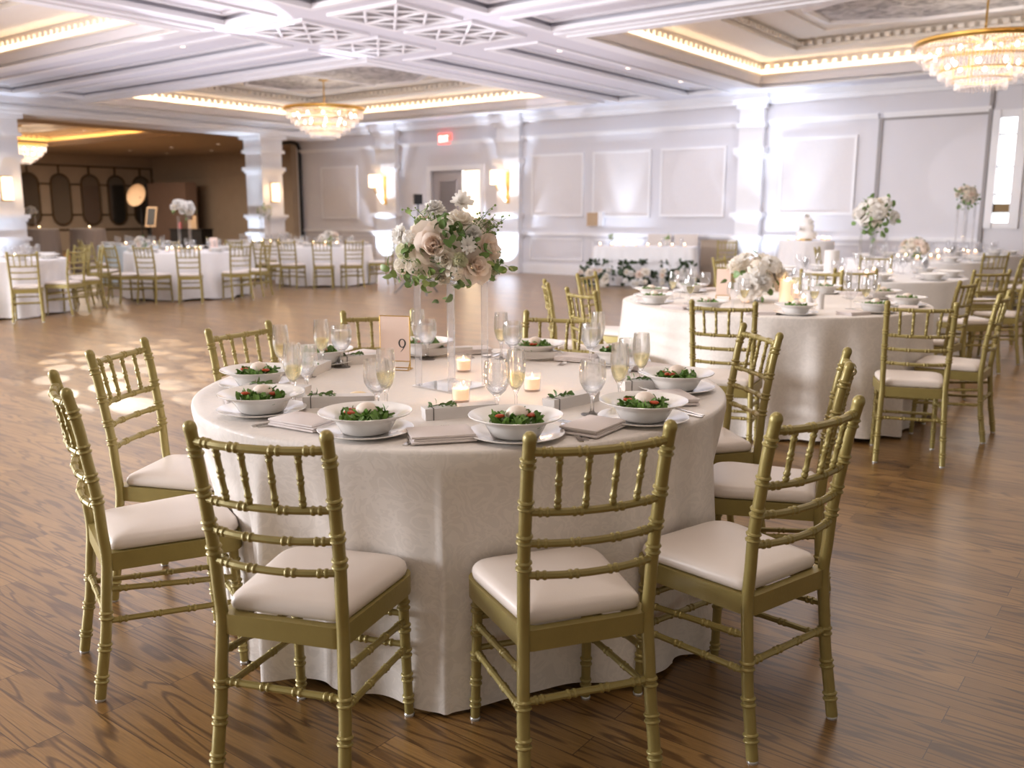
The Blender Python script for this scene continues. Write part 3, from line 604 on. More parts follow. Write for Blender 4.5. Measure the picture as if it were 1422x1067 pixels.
def chair_proto(label, detail=True):
    t = thing('chiavari_chair', label, 'chair', (0,0,0))
    # seat frame and cushion: rounded trapezoid
    def outline(wf, wb, yf, yb, rc, n=6):
        cs = [(-wb, yb), (wb, yb), (wf, yf), (-wf, yf)]; out = []
        for i in range(4):
            p, c, q = Vector(cs[i-1]), Vector(cs[i]), Vector(cs[(i+1) % 4])
            r_ = rc if i >= 2 else rc*.35; a = c + (p-c).normalized()*r_; d = c + (q-c).normalized()*r_
            for k in range(n+1):
                s_ = k/n; out.append((1-s_)**2*a + 2*s_*(1-s_)*c + s_*s_*d)
        return out
    o1 = outline(.196, .160, .385, -.010, .075); o2 = outline(.172, .138, .36, .015, .06); n = len(o1)
    b = MB(); vs = [(p.x, p.y, z) for z in (.376, .428) for p in o1] + [(p.x, p.y, z) for z in (.376, .428) for p in o2]
    b.add(vs, [(i, (i+1) % n, n+(i+1) % n, n+i) for i in range(n)] + [(3*n+i, 3*n+(i+1) % n, 2*n+(i+1) % n, 2*n+i) for i in range(n)] +
              [(n+i, n+(i+1) % n, 3*n+(i+1) % n, 3*n+i) for i in range(n)] + [(2*n+i, 2*n+(i+1) % n, (i+1) % n, i) for i in range(n)])
    b.build('seat_frame', M['gold'], t)
    o3 = outline(.192, .153, .382, .012, .085); b = MB(); c0 = Vector((0, .195)); rows = []
    for k, (sc_, z) in enumerate([(.93, .4285), (.985, .432), (1.0, .442), (.985, .455), (.95, .463), (.86, .469), (.6, .474), (.3, .476)]):
        rows.append([c0 + (p-c0)*sc_ for p in o3]); b.v += [(p.x, p.y, z) for p in rows[-1]]
    b.f = [(k*n+i, k*n+(i+1) % n, (k+1)*n+(i+1) % n, (k+1)*n+i) for k in range(7) for i in range(n)] + [tuple(range(n))[::-1]]
    b.v.append((0, .195, .4765)); b.f += [(7*n+i, 7*n+(i+1) % n, 8*n) for i in range(n)]; b.m = [0]*len(b.f)
    b.build('seat_cushion', M['cushion'], t, ang=70)
    gl = MB(); gl.lathe([(0, 0), (.0135, 0), (.0145, .003), (.0145, .007), (.012, .010), (0, .010)], 12); gm = gl.mesh('glide', M['glide'])
    for sx in (-1, 1):
        b = MB(); P = [(sx*post_x(z), post_y(z), z) for z in (.008, .1, .2, .3, .41, .5, .6, .7, .8, .888)]
        bamboo(b, P, .0158, [.065, .17, .275, .66, .735, .83, .945], 12, 6, .0150, finial=True); o = b.build('back_post', M['gold'], t)
        if detail: link('glide', gm, o, P[0][:2] + (0,))
        b = MB(); F = [(sx*.160, .352, .376), (sx*.163, .357, .2), (sx*.166, .365, .008)]
        bamboo(b, F, .0150, [.12, .30, .50, .70, .88], 12, 6, .0128); o = b.build('leg', M['gold'], t)
        if detail: link('glide', gm, o, (F[2][0], F[2][1], 0))
        for zr_, zf in ((.325, .285), (.232, .205)):
            b = MB(); p = (sx*post_x(zr_), post_y(zr_), zr_); q = (sx*.1625, .357, zf); p, q = Vector(p), Vector(q)
            bamboo(b, [p, p.lerp(q, .5), q], .0088, [.12, .37, .63, .88], 8, 4); b.build('stretcher', M['gold'], t)
    for z in (.305, .215):
        b = MB(); bamboo(b, [(-.163, .357, z), (0, .357, z), (.163, .357, z)], .0088, [.15, .38, .62, .85], 8, 4); b.build('stretcher', M['gold'], t)
    b = MB(); z = .255; bamboo(b, [(-post_x(z), post_y(z), z), (0, post_y(z), z), (post_x(z), post_y(z), z)], .0092, [.12, .37, .63, .88], 8, 4); b.build('stretcher', M['gold'], t)
    for z in (.866, .722, .645, .566): link('back_rail', rail_mesh(z, .0105 if z > .8 else .0096), t)
    for x in (-.100, -.034, .034, .100):
        f = 1-(x/.165)**2; b = MB()
        p = Vector((x*.97, post_y(.722)-.024*f, .722)); q = Vector((x*1.03, post_y(.866)-.024*f, .866))
        bamboo(b, [p, p.lerp(q, .5), q], .0072, [.14, .5, .86], 8, 3, gap=.013); b.build('spindle', M['gold'], t)
    return t
CH9 = 'chairs around table nine'
MAIN = [ # x, y, facing, label
 (.1769, 1.9972, 1.9116, 'gold chiavari chair in the foreground, back turned, right of the central cloth fold'),
 (-.5451, 2.0005, 1.2936, 'gold chiavari chair in the foreground, back turned, left of the central cloth fold'),
 (.7174, 2.2262, 2.2183, 'gold chiavari chair at the front right of table nine, whole seat showing'),
 (-1.2279, 2.5553, .5536, 'gold chiavari chair seen nearly side on at the far left of table nine'),
 (-1.3584, 3.2267, -.1559, 'gold chiavari chair left of table nine standing before the dotted light pattern'),
 (1.058, 2.9956, 2.8092, 'gold chiavari chair seen edge on at right, behind the foremost right chair'),
 (.9625, 3.6978, 3.3123, 'gold chiavari chair at the right back of table nine, overlapping the next table'),
 (-1.1021, 3.7897, -.5130, 'gold chiavari chair behind the two leftmost salad bowls'),
 (-.6404, 4.3713, -1.3089, 'gold chiavari chair behind the number nine card'),
 (.2120, 4.2977, -1.8864, 'gold chiavari chair behind the table, right of the acrylic flower stand')]
PROTO = chair_proto(MAIN[0][3]); PROTO['group'] = CH9
PROTO.location = (MAIN[0][0], MAIN[0][1], 0); PROTO.rotation_euler = (0, 0, MAIN[0][2]-PI/2)
for x, y, a, lb in MAIN[1:]: dup(PROTO, (x, y, 0), a-PI/2, lb, CH9)
def face(x, y, cx, cy): return math.atan2(cy-y, cx-x)
T2 = (1.85, 6.45); T3 = (3.55, 9.25); T4 = (5.6, 12.6); T5 = (7.0, 14.4)
TL1 = (-5.6, 15.6); TL2 = (-7.25, 12.75); TL3 = (-7.55, 18.6); TC = (-3.78, 18.5); TD = (-5.45, 20.3)
BG = [ # x, y, facing, label, group
 (2.2176, 4.9117, 1.2504, 'gold chair with its back turned before the right hand table, nearest the bare floor', 'r'),
 (1.17, 4.97, 1.20, 'gold chair with back turned, just behind the right back chair of table nine', 'r'),
 (2.93, 5.52, 2.50, 'gold chair seen side on at the right edge, ivory seat toward the right hand table', 'r'),
 (.49, 5.75, .475, 'gold chair left of the right hand table, nearest of its three left chairs', 'r'),
 (.305, 6.45, .03, 'gold chair seen side on, outermost of the three left of the right hand table', 'r'),
 (.66, 7.36, -.52, 'gold chair before the greenery of the head table, by the right hand table', 'r'),
 (3.25, 6.6, 2.35, 'gold chair at the right rear of the right hand table, back leaning right', 'r'),
 (2.62, 7.74, -2.1, 'gold chair on the far side of the right hand table, facing the camera', 'r'),
 (4.08, 7.82, 1.75, 'gold chair at the near right of the second right hand table', 'r2'),
 (4.77, 8.46, 2.45, 'gold chair at the right of the second right hand table near the frame edge', 'r2'),
 (3.02, 8.0, 1.2, 'gold chair with back turned before the tall flowers of the second right hand table', 'r2'),
 (2.35, 10.1, -.6, 'gold chair at the rear left of the second right hand table, below the cake', 'r2'),
 (4.2, 10.55, -2.05, 'gold chair on the far side of the second right hand table', 'r2'),
 (5.35, 9.7, 2.6, 'gold chair cut by the right edge of the view, third table along', 'r2'),
 (5.95, 11.3, 1.75, 'gold chair in front of the third right hand table near the bright window', 'r3'),
 (6.75, 11.7, 2.3, 'gold chair at the right of the third right hand table by the frame edge', 'r3'),
 (4.5, 13.3, -.5, 'gold chair at the left rear of the third right hand table', 'r3'),
 (7.45, 13.1, 1.9, 'gold chair before the furthest right hand table under the raised flowers', 'r3'),
 (3.98, 16.95, -1.9, 'single gold chair standing beside the skirted head table', 'r3'),
 (-6.2, 14.2, .95, 'gold chair at the left front of the table with the tall white flowers', 'l'),
 (-5.68, 14.15, 1.28, 'second gold chair from the left before the table with tall white flowers', 'l'),
 (-5.02, 14.15, 1.85, 'gold chair in the middle before the table with tall white flowers', 'l'),
 (-4.4, 14.75, 2.25, 'gold chair at the right front of the table with tall white flowers', 'l'),
 (-4.2, 15.45, 2.95, 'gold chair seen side on right of the table with tall white flowers', 'l'),
 (-7.03, 15.28, -.0, 'gold chair seen side on left of the table with tall white flowers', 'l'),
 (-5.2, 17.0, -1.8, 'gold chair on the far side of the table with tall white flowers', 'l'),
 (-6.3, 16.85, -1.1, 'gold chair at the far left of the table with tall white flowers', 'l'),
 (-6.25, 11.66, 2.0, 'gold chair with back turned before the leftmost table', 'l'),
 (-6.05, 12.6, 2.9, 'gold chair seen side on right of the leftmost table', 'l'),
 (-6.65, 14.05, -2.0, 'gold chair on the far side of the leftmost table', 'l'),
 (-6.1, 13.45, -2.6, 'gold chair at the far right of the leftmost table', 'l'),
 (-8.05, 17.2, .6, 'gold chair facing right before the pale blue clothed table', 'l'),
 (-4.78, 17.38, .95, 'gold chair at the left front of the table before the exit door wall', 'c'),
 (-4.17, 17.0, 1.35, 'second gold chair from the left before the low flowered middle table', 'c'),
 (-3.52, 16.95, 1.68, 'gold chair in the middle before the low flowered middle table', 'c'),
 (-2.97, 17.15, 2.0, 'gold chair right of centre before the low flowered middle table', 'c'),
 (-2.45, 18.2, 2.85, 'gold chair seen side on at the right of the middle table, by the tripod', 'c'),
 (-5.0, 19.1, 1.5, 'gold chair before the table under the column with flowers', 'c'),
 (-6.3, 19.3, .7, 'gold chair left of the table under the column with flowers', 'c')]
GR = {'r': 'chairs around the right hand table', 'r2': 'chairs around the second right hand table', 'r3': 'chairs at the far right', 'l': 'chairs around the left tables', 'c': 'chairs around the middle tables'}
for x, y, a, lb, g in BG: dup(PROTO, (x, y, 0), a-PI/2, lb, GR[g])
# ================================================================== TABLE CLOTHS
def round_cloth(cx, cy, R_, H_, m, label, seed, chairs=(), seg=360, rows=34, fold=.045, flare=.03, nf=22, z0=.012):
    rnd = random.Random(seed); b = MB()
    ph = [(rnd.randint(nf-7, nf+7), rnd.uniform(0, 2*PI), rnd.uniform(.4, 1)) for _ in range(5)] + [(rnd.randint(5, 9), rnd.uniform(0, 2*PI), .9)]
    def fo(th):
        s_ = sum(a*math.sin(k*th+p) for k, p, a in ph)/2.4
        return math.tanh(1.5*s_)
    def cap(th):
        c = 9.0
        for px, py, pr in chairs:
            an = math.atan2(py, px); d = (th-an+PI) % (2*PI) - PI
            if abs(d) < .55:
                lim = pr/math.cos(min(abs(d), .27)); 
                if abs(d) > .27: lim += (abs(d)-.27)*.9
                c = min(c, lim)
        return c
    CH = [(x-cx, y-cy, math.hypot(x-cx, y-cy)-.405) for x, y in chairs]; chairs = CH
    prof = [(0.0, H_)] + [(R_*k, H_) for k in (.25, .5, .75, .9, .97)] + [(R_*.995, H_-.0005), (R_+.002, H_-.004), (R_+.004, H_-.012)]
    n0 = len(prof)
    vs = [(0, 0, H_)]; 
    for r, z in prof[1:]:
        for i in range(seg):
            th = 2*PI*i/seg; vs.append((r*math.cos(th), r*math.sin(th), z))
    F = [fo(2*PI*i/seg) for i in range(seg)]; Cp = [cap(2*PI*i/seg) for i in range(seg)]; hz = [z0 + .012*(1+math.sin(7*2*PI*i/seg+seed)) for i in range(seg)]
    for k in range(1, rows+1):
        t = k/rows
        for i in range(seg):
            th = 2*PI*i/seg; z = (H_-.012)*(1-t) + hz[i]*t
            r = R_ + .004 + flare*t**1.3 + fold*(t**.85)*F[i]
            tt = min(1, t/.42); lim = (R_+.01)*(1-tt) + Cp[i]*tt
            if r > lim: r = lim + .25*(1-math.exp(-(r-lim)*3))*.25 + .012*F[i]*t
            vs.append((r*math.cos(th), r*math.sin(th), z))
    nr = n0-1+rows; fs = [(0, 1+i, 1+(i+1) % seg) for i in range(seg)]
    for k in range(nr-1):
        for i in range(seg):
            j = (i+1) % seg; fs.append((1+k*seg+i, 1+(k+1)*seg+i, 1+(k+1)*seg+j, 1+k*seg+j))
    b.add(vs, fs); o = b.build('tablecloth', m, None, True, 75, (cx, cy, 0)); tag(o, label, 'tablecloth', 'cloths on the round tables'); return o
TH = .765
C9 = (-.1774, 3.2071)
round_cloth(*C9, .922, TH, M['cloth'], 'ivory damask cloth to the floor on the foreground table with the number nine card', 3, [(c[0], c[1]) for c in MAIN], 540, 40, .056, .02, 20)
def near(c): return [(x, y) for x, y, a, l, g in BG if math.hypot(x-c[0], y-c[1]) < 1.75]
TABLES = {}
for key, c, R_, m, lb, sd in [
  ('T2', T2, 1.05, 'cloth', 'ivory cloth on the right hand table with the low flowers and cylinder candles', 5),
  ('T3', T3, .98, 'cloth2', 'white cloth on the table under the right hand tall flowers', 6),
  ('T4', T4, .95, 'cloth2', 'white cloth on the third table along the right side', 7),
  ('T5', T5, .92, 'cloth2', 'white cloth on the furthest right table beside the narrow window', 8),
  ('TL1', TL1, .95, 'cloth2', 'white cloth on the left table with tall flowers on thin clear legs', 9),
  ('TL2', TL2, .92, 'cloth2', 'white cloth on the leftmost table cut by the frame', 10),
  ('TL3', TL3, .80, 'cloth3', 'pale blue cloth on the table before the dim side room', 11),
  ('TC', TC, .93, 'cloth2', 'white cloth on the middle table before the exit door wall', 12),
  ('TD', TD, .90, 'cloth2', 'white cloth on the table under the column with flowers', 13)]:
    TABLES[key] = (c, R_); round_cloth(*c, R_, TH, M[m], lb, sd, near(c), 200, 16, .05, .06, 18)
# ================================================================== FLOWERS
def petals(mb, c, ax, L, Wd, n, a0, a1, cup, mi=0, twist=0.0, jit=.12, ruf=0.0, ns=4, nt=4, r0=.0):
    """n petals round axis ax at c; each bends from angle a0 to a1 (degrees off the axis)"""
    ax = Vector(ax).normalized(); t1 = ax.orthogonal().normalized(); t2 = ax.cross(t1)
    for k in range(n):
        ph = 2*PI*k/n + twist + random.uniform(-jit, jit); rad = t1*math.cos(ph) + t2*math.sin(ph); tan = ax.cross(rad)
        l = L*random.uniform(.9, 1.1); w = Wd*random.uniform(.9, 1.1); da = random.uniform(-6, 6); p = Vector(c) + rad*r0; vs = []
        for i in range(ns+1):
            s_ = i/ns; al = math.radians(a0 + (a1-a0)*s_**1.2 + da)
            if i: p = p + (rad*math.sin(al) + ax*math.cos(al))*(l/ns)
            nrm = rad*math.cos(al) - ax*math.sin(al); wid = w*(math.sin(PI*(.12+.80*s_)))**.7 if s_ < 1 else w*.42
            for j in range(nt+1):
                t = -1 + 2*j/nt
                vs.append(p + tan*(t*wid) - nrm*(cup*wid*t*t) + nrm*(ruf*L*math.sin(t*7+k*2)*s_*s_))
        m_ = nt+1; mb.add(vs, [(i*m_+j, i*m_+j+1, (i+1)*m_+j+1, (i+1)*m_+j) for i in range(ns) for j in range(nt)], mi)
def rose(mb, c, ax, r):
    ax = Vector(ax).normalized(); c = Vector(c) - ax*r*.6
    for q, (n, a0, a1, f, w, r0) in enumerate([(3, 2, 5, .95, .34, .06), (4, 6, 8, 1.0, .42, .13), (5, 14, 22, 1.08, .52, .20), (5, 28, 52, 1.12, .62, .24), (6, 44, 96, 1.22, .72, .26), (6, 66, 120, 1.25, .74, .28)]):
        petals(mb, c - ax*r*.05*q, ax, r*f, r*w, n, a0, a1, .45 if q < 3 else .22, 0, q*.9, r0=r*r0)
def carnation(mb, c, ax, r):
    ax = Vector(ax).normalized(); c = Vector(c) - ax*r*.35
    for q, (n, a) in enumerate([(6, 8), (8, 28), (9, 48), (11, 68), (12, 88), (12, 108)]): petals(mb, c, ax, r*.95, r*.32, n, a*.5, a, .1, 0, q*.5, .2, .10, 3, 4)
def peony(mb, c, ax, r):
    ax = Vector(ax).normalized(); c = Vector(c) - ax*r*.3
    for q, (n, a) in enumerate([(5, 15), (7, 40), (9, 66), (10, 88)]): petals(mb, c, ax, r*1.0, r*.36, n, a*.6, a, .35, 0, q*.6, .2, .03, 3, 4)
def daisy(mb, c, ax, r):
    petals(mb, c, ax, r, r*.22, 11, 35, 80, .3, 0, 0, .1, 0, 3, 2); petals(mb, c, ax, r*.75, r*.2, 8, 15, 50, .3, 0, .3, .1, 0, 3, 2)
def hydra(mb, c, ax, r):
    ax = Vector(ax).normalized()
    for k in range(26):
        d = Vector((random.gauss(0,1), random.gauss(0,1), random.gauss(0,1))).normalized()
        if d.dot(ax) < -.35: d = -d
        petals(mb, Vector(c)+d*r*.72, d, r*.34, r*.17, 4, 50, 85, .15, 0, random.uniform(0,3), .1, 0, 2, 2)
def leaves(mb, c, spread, n, size, mi=0, up=None):
    for k in range(n):
        d = Vector((random.gauss(0,1), random.gauss(0,1), random.gauss(0,1))).normalized()
        if up is not None: d = (d + Vector(up)*1.0).normalized()
        p = Vector(c) + d*spread*random.uniform(.35, 1.0)
        petals(mb, p, (d + Vector((random.uniform(-.7,.7), random.uniform(-.7,.7), random.uniform(-.5,.5)))).normalized(), size*random.uniform(.7, 1.2), size*.34, 1, random.uniform(10, 50), random.uniform(40, 100), .25, mi, random.uniform(0, 6), 0, 0, 3, 2)
FL = {'rose': (rose, 'rose'), 'carn': (carnation, 'carnation'), 'peony': (peony, 'peony'), 'daisy': (daisy, 'daisy'), 'hyd': (hydra, 'hydrangea')}
def flower(parent, kind, c, ax, r, m):
    b = MB(); FL[kind][0](b, c, ax, r); return b.build(FL[kind][1], M[m], parent, True, 180)
def sprig(mb, p, q, n=7, r=.0011, bud=.004):
    p, q = Vector(p), Vector(q); mid = p.lerp(q, .5) + Vector((random.uniform(-.01,.01), random.uniform(-.01,.01), .008)); C = catmull([p, mid, q], 5); mb.tube(C, r, 4, 0)
    for k in range(n):
        a = C[random.randint(len(C)//3, len(C)-1)]; d = Vector((random.uniform(-1,1), random.uniform(-1,1), random.uniform(-.2,1))).normalized()*random.uniform(.012, .03)
        mb.tube([a, a+d*.5, a+d], r*.7, 4, 0); mb.ball(a+d, bud*random.uniform(.7, 1.3), 6, 4, 1)
# ---- the centrepiece of table nine
CX, CY = -.215, 3.185
st = thing('acrylic_stand', 'clear acrylic flower stand with slim legs in the middle of table nine', 'flower stand', (CX, CY, TH), math.radians(3))
b = MB(); b.box(-.10, .10, -.10, .10, 0, .006); o = b.build('base_plate', M['acrylic'], st, smooth=False); o.rotation_euler = (0, 0, PI/4)
b = MB(); b.box(-.115, .115, -.115, .115, .376, .384); o = b.build('top_plate', M['acrylic'], st, smooth=False); o.rotation_euler = (0, 0, PI/4)
for k in range(4):
    a = k*PI/2; b = MB(); h = .0105
    b.tube([(0, 0, .006), (0, 0, .376)], .0125, 8); o = b.build('leg', M['acrylic'], st, True, 30); o.location = (.118*math.cos(a), .118*math.sin(a), 0); o.rotation_euler = (0, 0, PI/4)
FZ = 1.272
fa = thing('flower_arrangement', 'round arrangement of blush roses and white blooms atop the acrylic stand, table nine', 'flowers', (CX, CY, TH+.384))
def F(cx, cy): return (cx-585)/6.28/393, (480-cy)/6.28/393 + (FZ - TH - .384)
def place(kind, cx, cy, r, m, out=None, ax=None):
    x, z = F(cx, cy); zz = z - (FZ-TH-.384); rr = math.hypot(x/.175, zz/.13)
    y = -.15*math.sqrt(max(0, 1-rr*rr)) if out is None else out
    n = Vector((x*1.1, y*1.25 - .02, zz*1.1 + .03)) if ax is None else Vector(ax)
    flower(fa, kind, (x, y, z), n, r*1.15, m); return Vector((x, y, z))
random.seed(11)
for a in [('rose', 470, 490, .060, 'blush', -.135, (-.05, -1, .18)), ('rose', 835, 640, .040, 'blush', -.13, (.5, -1, .35)), ('rose', 945, 520, .040, 'blush', -.07, (.9, -.7, .25)),
          ('carn', 455, 185, .038, 'white', -.03, (-.2, -.4, 1)), ('daisy', 680, 150, .040, 'white', 0, (.2, -.8, .6)), ('peony', 680, 300, .048, 'ivory', -.06, (.2, -.5, 1)),
          ('carn', 795, 390, .032, 'white', -.09, None), ('daisy', 745, 490, .030, 'white', -.14, None), ('peony', 165, 410, .036, 'white', -.04, (-1, -.7, .2)),
          ('hyd', 270, 435, .030, 'white', -.08, None), ('hyd', 215, 540, .030, 'cream', -.09, None), ('hyd', 195, 660, .030, 'ivory', -.08, None),
          ('hyd', 305, 660, .030, 'ivory', -.12, None), ('hyd', 640, 700, .032, 'ivory', -.14, None), ('carn', 690, 610, .026, 'cream', -.15, None),
          ('carn', 530, 750, .030, 'ivory', -.12, None), ('carn', 975, 700, .022, 'cream', -.05, None), ('carn', 900, 330, .028, 'ivory', -.02, None), ('hyd', 400, 350, .026, 'white', -.06, None),
          ('rose', 560, 600, .028, 'ivory', -.15, None)]:
    p = place(*a)
for k in range(16):                                           # blooms round the far side
    a = PI*(.04 + .92*k/15); e_ = random.uniform(-.45, .9); d = Vector((math.cos(a)*math.cos(e_), math.sin(a)*math.cos(e_), math.sin(e_)))
    flower(fa, random.choice(['peony', 'hyd', 'carn', 'rose']), (d.x*.14, d.y*.14, .123+d.z*.105), d, random.uniform(.03, .042), random.choice(['white', 'ivory', 'blush']))
b = MB(); leaves(b, (0, 0, .10), .13, 55, .040, 0); leaves(b, (0, -.03, .045), .15, 36, .036, 0)
for cx, cy, n_ in [(500, 660, 16), (660, 440, 18), (640, 400, 12), (230, 725, 14), (900, 700, 14), (700, 745, 12), (560, 360, 14), (300, 560, 10), (840, 480, 10), (1010, 650, 8)]:
    x, z = F(cx, cy); leaves(b, (x, -.115 if 250 < cx < 900 else -.06, z), .035, n_, .034, 0)
b.build('foliage', M['leaf'], fa, True, 180)
for cx, cy, n_ in [(400, 790, 12), (370, 650, 6), (130, 680, 4), (1000, 670, 4), (330, 210, 2)]:
    b = MB(); x, z = F(cx, cy); leaves(b, (x, -.13, z), .028, n_, .036, 0); b.build('pale_leaf_spray', M['leaf2'], fa, True, 180)
for cx, cy in [(920, 200), (960, 260), (1000, 330), (1060, 270), (880, 240), (320, 200), (290, 290), (220, 200), (400, 180), (980, 390)]:
    b = MB(); x, z = F(cx, cy); sprig(b, (x*.55, -.06, .14), (x, -.05, z), 9); b.build('sprig', [M['stem'], M['leaf2']], fa, True)
for cx, cy in [(455, 230), (680, 200)]:
    b = MB(); x, z = F(cx, cy); b.tube([(x*.8, -.03, .12), (x, -.02, z)], .003, 5, 0); b.build('stem', M['stem'], fa, True)
# ================================================================== TABLEWARE PROTOTYPE MESHES
def lathe_mesh(name, prof, m, seg=40, ang=35):
    b = MB(); b.lathe(prof, seg); return b.mesh(name, m, True, ang)
ME = {}
ME['plate'] = lathe_mesh('plate', [(0, .004), (.078, .004), (.088, .007), (.128, .0165), (.1345, .0175), (.136, .0165), (.134, .0145), (.10, .004), (.085, 0), (0, 0)], M['china'], 48)
ME['bowl'] = lathe_mesh('bowl', [(0, .006), (.052, .006), (.066, .016), (.082, .040), (.090, .046), (.126, .0605), (.1305, .0615), (.1318, .0600), (.128, .0565), (.092, .042), (.085, .034), (.070, .006), (.060, 0), (0, 0)], M['china'], 56)
ME['small_plate'] = lathe_mesh('dish', [(0, .003), (.030, .003), (.045, .009), (.046, .008), (.032, 0), (0, 0)], M['china'], 32)
GOB = [(0, .0), (.034, .0), (.0345, .002), (.012, .005), (.0062, .012), (.0055, .040), (.0075, .058), (.014, .066), (.028, .080), (.0385, .100), (.0415, .120), (.0405, .145), (.0375, .170), (.0368, .170), (.0397, .145), (.0405, .120), (.0375, .101), (.027, .083), (.012, .070), (0, .067)]
FLU = [(0, .0), (.031, .0), (.0315, .002), (.011, .005), (.0052, .013), (.0045, .040), (.0060, .066), (.010, .074), (.0205, .090), (.0275, .110), (.0305, .135), (.0300, .160), (.0265, .200), (.0258, .200), (.0291, .160), (.0296, .135), (.0266, .111), (.0195, .092), (.008, .079), (0, .076)]
ME['goblet'] = lathe_mesh('goblet', GOB, M['glass'], 32, 60); ME['flute'] = lathe_mesh('flute', FLU, M['glass'], 32, 60)
ME['goblet_far'] = lathe_mesh('goblet', GOB, M['thin'], 16, 60); ME['flute_far'] = lathe_mesh('flute', FLU, M['thin'], 16, 60)
ME['water_hi'] = lathe_mesh('water', [(0, .0675), (.0115, .0705), (.0262, .0835), (.0367, .1013), (.0397, .1200), (.0390, .145), (.0385, .150), (0, .150)], M['water'], 28)
ME['water_lo'] = lathe_mesh('water', [(0, .0675), (.0115, .0705), (.0262, .0835), (.0340, .0960), (0, .0960)], M['water'], 28)
ME['wine'] = lathe_mesh('wine', [(0, .0765), (.0075, .0795), (.0188, .0925), (.0258, .111), (.0280, .122), (.0284, .127), (0, .127)], M['wine'], 28)
ME['votive_glass'] = lathe_mesh('holder', [(0, 0), (.027, 0), (.029, .003), (.0315, .066), (.0300, .066), (.0275, .008), (0, .007)], M['thin'], 28)
ME['votive_wax'] = lathe_mesh('wax', [(0, .0075), (.0265, .0085), (.0280, .044), (.024, .046), (0, .043)], M['wax'], 24)
def flame_mesh(h, r):
    b = MB(); b.lathe([(0, 0), (r*.8, h*.15), (r, h*.32), (r*.6, h*.65), (0, h)], 10); return b.mesh('flame', M['flame'])
ME['flame'] = flame_mesh(.016, .0038); ME['flame_far'] = flame_mesh(.028, .010)
def goblet(loc, label, group, fill='water_hi', far=False):
    o = link('water_goblet', ME['goblet_far' if far else 'goblet'], None, loc); tag(o, label, 'glass', group)
    if fill: link('water', ME[fill], o)
    return o
def flute(loc, label, group, fill=True, far=False):
    o = link('champagne_flute', ME['flute_far' if far else 'flute'], None, loc); tag(o, label, 'glass', group)
    if fill: link('wine', ME['wine'], o)
    return o
def votive(loc, label, group, far=False, wick=.045):
    t = thing('votive_candle', label, 'candle', loc, 0, group)
    link('holder', ME['votive_glass'], t); link('wax', ME['votive_wax'], t); link('flame', ME['flame_far' if far else 'flame'], t, (0, 0, wick)); return t
# salads: three meshes each reused
def salad_set(seed):
    random.seed(seed); g = MB()
    for k in range(150):
        a = random.uniform(0, 2*PI); r = .064*math.sqrt(random.random()); h = .011 + .018*(1-(r/.06)**2)*random.random()
        petals(g, (r*math.cos(a)*1.1, r*math.sin(a), h), (random.uniform(-.8,.8), random.uniform(-.8,.8), 1.0), random.uniform(.020, .038), random.uniform(.0045, .009), 1, 10, random.uniform(40, 85), .25, 0, random.uniform(0,6), 0, .05, 3, 2)
    gm = g.mesh('greens', M['leafy'], True, 180)
    c = MB(); c.ball((.004, 0, .040), .027, 18, 12, 0, (1.15, 1.05, .80)); cm = c.mesh('cheese', M['cheese'])
    ts = []
    for k in range(3):
        a = random.choice([.1, 2.9, -.4, -2.6, 3.4]) + random.uniform(-.4, .4); t = MB(); t.ball((.047*math.cos(a), .040*math.sin(a), .036), .0095, 10, 6, 0, (1.5, .8, .6)); ts.append(t.mesh('tomato', M['tomato']))
    return gm, cm, ts
SAL = [salad_set(s_) for s_ in (21, 22, 23)]
def salad(loc, label, rz, k, group):
    t = thing('salad', label, 'salad', loc, rz, group); gm, cm, ts = SAL[k % 3]
    link('greens', gm, t)['kind'] = 'stuff'; link('cheese', cm, t)
    for m in ts: link('tomato', m, t)
    return t
# cutlery
def flat(mb, pts, th, mi=0):       # outline (x half width at y) extruded
    n = len(pts); vs = [(-w, y, z) for w, y, z in pts] + [(w, y, z) for w, y, z in pts] + [(-w, y, z+th) for w, y, z in pts] + [(w, y, z+th) for w, y, z in pts]
    fs = []
    for i in range(n-1): fs += [(i, i+1, n+i+1, n+i), (2*n+i, 3*n+i, 3*n+i+1, 2*n+i+1), (i, 2*n+i, 2*n+i+1, i+1), (n+i, n+i+1, 3*n+i+1, 3*n+i)]
    fs += [(0, n, 3*n, 2*n), (n-1, 3*n-1, 4*n-1, 2*n-1)]; mb.add(vs, fs, mi)
b = MB(); flat(b, [(.006, -.11, 0), (.0085, -.10, 0), (.006, -.03, .002), (.0045, .0, .003), (.009, .02, .001), (.010, .06, 0), (.007, .10, 0), (.001, .115, 0)], .003); ME['knife'] = b.mesh('knife', M['steel'])
b = MB(); flat(b, [(.006, -.10, 0), (.0085, -.09, 0), (.004, -.02, .004), (.0035, .03, .006), (.006, .04, .004)], .0025)
b.lathe([(0, 0), (.010, .001), (.017, .004), (.019, .008), (.017, .0075), (.009, .003), (0, .002)], 20, (0, 0, 0)); s0 = len(b.v) - 5*20 - 2
for i in range(s0, len(b.v)): x, y, z = b.v[i]; b.v[i] = (x, y*1.45+.063, z)
ME['spoon'] = b.mesh('spoon', M['steel'])
b = MB(); flat(b, [(.006, -.10, 0), (.0085, -.09, 0), (.004, -.02, .004), (.0035, .02, .006), (.010, .038, .003), (.012, .05, .001)], .0025)
for x in (-.0102, -.0034, .0034, .0102): b.box(x-.0018, x+.0018, .05, .098, .001, .0035)
ME['fork'] = b.mesh('fork', M['steel'])
